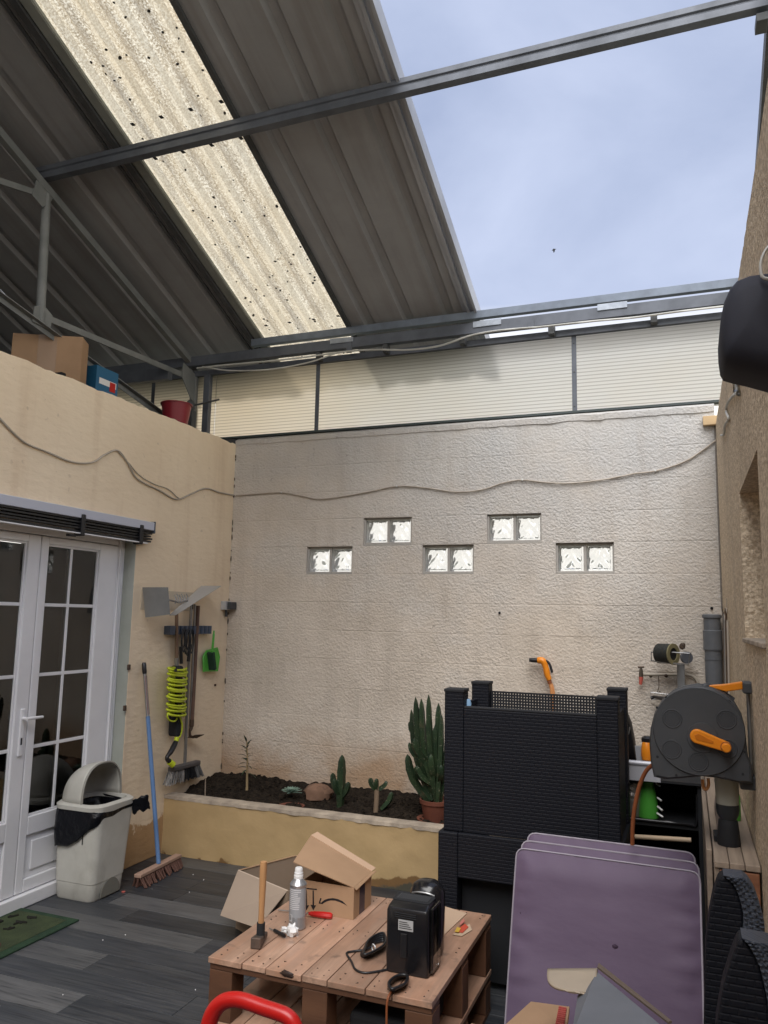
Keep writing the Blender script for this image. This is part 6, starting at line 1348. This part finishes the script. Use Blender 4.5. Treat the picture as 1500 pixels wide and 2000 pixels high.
gb = thing('grey_lined_flap', 'grey lined cardboard piece with a curled beige corner in the foreground', 'cardboard', (-.1, 1.3, 0))
g0, g1, g2, g3 = at(1165, 1897, 'Y', 1.42), at(1300, 2010, 'Y', 1.20), at(1115, 2030, 'Y', 1.15), at(1128, 1945, 'Y', 1.36)
MB().slab([g3, g2, g1, g0], -.004).build('grey_panel', mat('grey_lining', (.155, .165, .19), .6, col2=(.125, .135, .155), ns=6), gb)
MB().slab([g0 + Vector((.001, .006, .002)), g1 + Vector((.004, .006, .004)), g1 + Vector((.008, .012, .004)), g0 + Vector((.003, .012, .006))], .003).build('panel_edge', mat('brown_edge', (.13, .10, .08), .8), gb)
cu = MB()
def curl(u, v):
    tl, tr_, br, bl = at(1070, 1894, 'Y', 1.43), at(1167, 1893, 'Y', 1.42), at(1163, 1942, 'Y', 1.33), at(1120, 1938, 'Y', 1.345)
    top = tl.lerp(tr_, u); bot = bl.lerp(br, u); p = top.lerp(bot, v); s_ = math.sin(math.pi * min(1, v)) 
    k = (1 - u) ** 1.6; p = p + (tl - p) * .18 * math.sin(math.pi * v) * (1 - u) * 0 + Vector((-.012 * math.sin(math.pi * v) * (1 - u), -.022 * s_, -.006 * s_ * u))
    return p
cu.grid(16, 14, curl); cu.build('curled_corner', mat('satin_beige', (.40, .33, .25), .35, spec=.5, col2=(.34, .28, .21), ns=8), gb, sm=60, solid=.004)
MB().box(-.16, -.04, 1.05, 1.25, 0, .86).build('lining_body', M_CARDI, gb, bev=.003)
rc = thing('red_chair', 'red plastic chair back rail at the bottom edge before the pallet table', 'chair', (-.9, 1.6, 0))
K = lambda a, b, y=1.60: at(a, b, 'Y', y)
pts = smooth([K(398, 2060), K(407, 2005), K(418, 1975), K(434, 1958), K(455, 1952), K(478, 1955), K(515, 1968), K(545, 1978), K(562, 1986), K(574, 2000), K(584, 2030), K(590, 2070)], 6)
MB().tube(pts, .0185, 14, flat=.85).build('back_rail', M_RED, rc, sm=60)
lo_a, lo_b = pts[0], pts[-1]
MB().tube([lo_a, Vector((lo_a.x - .02, 1.5, .44)), Vector((lo_a.x - .04, 1.62, 0))], .015, 12).build('leg', M_RED, rc, sm=60); MB().tube([lo_b, Vector((lo_b.x + .0, 1.5, .44)), Vector((lo_b.x + .02, 1.62, 0))], .015, 12).build('leg', M_RED, rc, sm=60)
for xx in (lo_a.x, lo_b.x): MB().tube([(xx, 1.50, .44), (xx, 1.12, .44), (xx, 1.08, 0)], .015, 12).build('leg', M_RED, rc, sm=60)
MB().box(lo_a.x + .01, lo_b.x - .01, 1.12, 1.50, .43, .45).build('seat', M_RED, rc, bev=.008)

# ================================================================== BIRD
bp = at(1082, 489, 'Y', 26.); bd = MB(); bd.ball(bp, .045, (.75, .6, 1.2), 10, 8); bd.add([bp, bp + Vector((-.09, .05, .02)), bp + Vector((-.02, 0, .07)), bp + Vector((.08, .05, .06)), bp + Vector((.02, 0, -.07)), bp + Vector((-.03, 0, -.08))], [(0, 1, 2), (0, 2, 3), (0, 4, 5)])
bd.build('bird', M_BLACKM, sm=40, label='tiny dark bird flying in the cloudy sky', cat='bird')
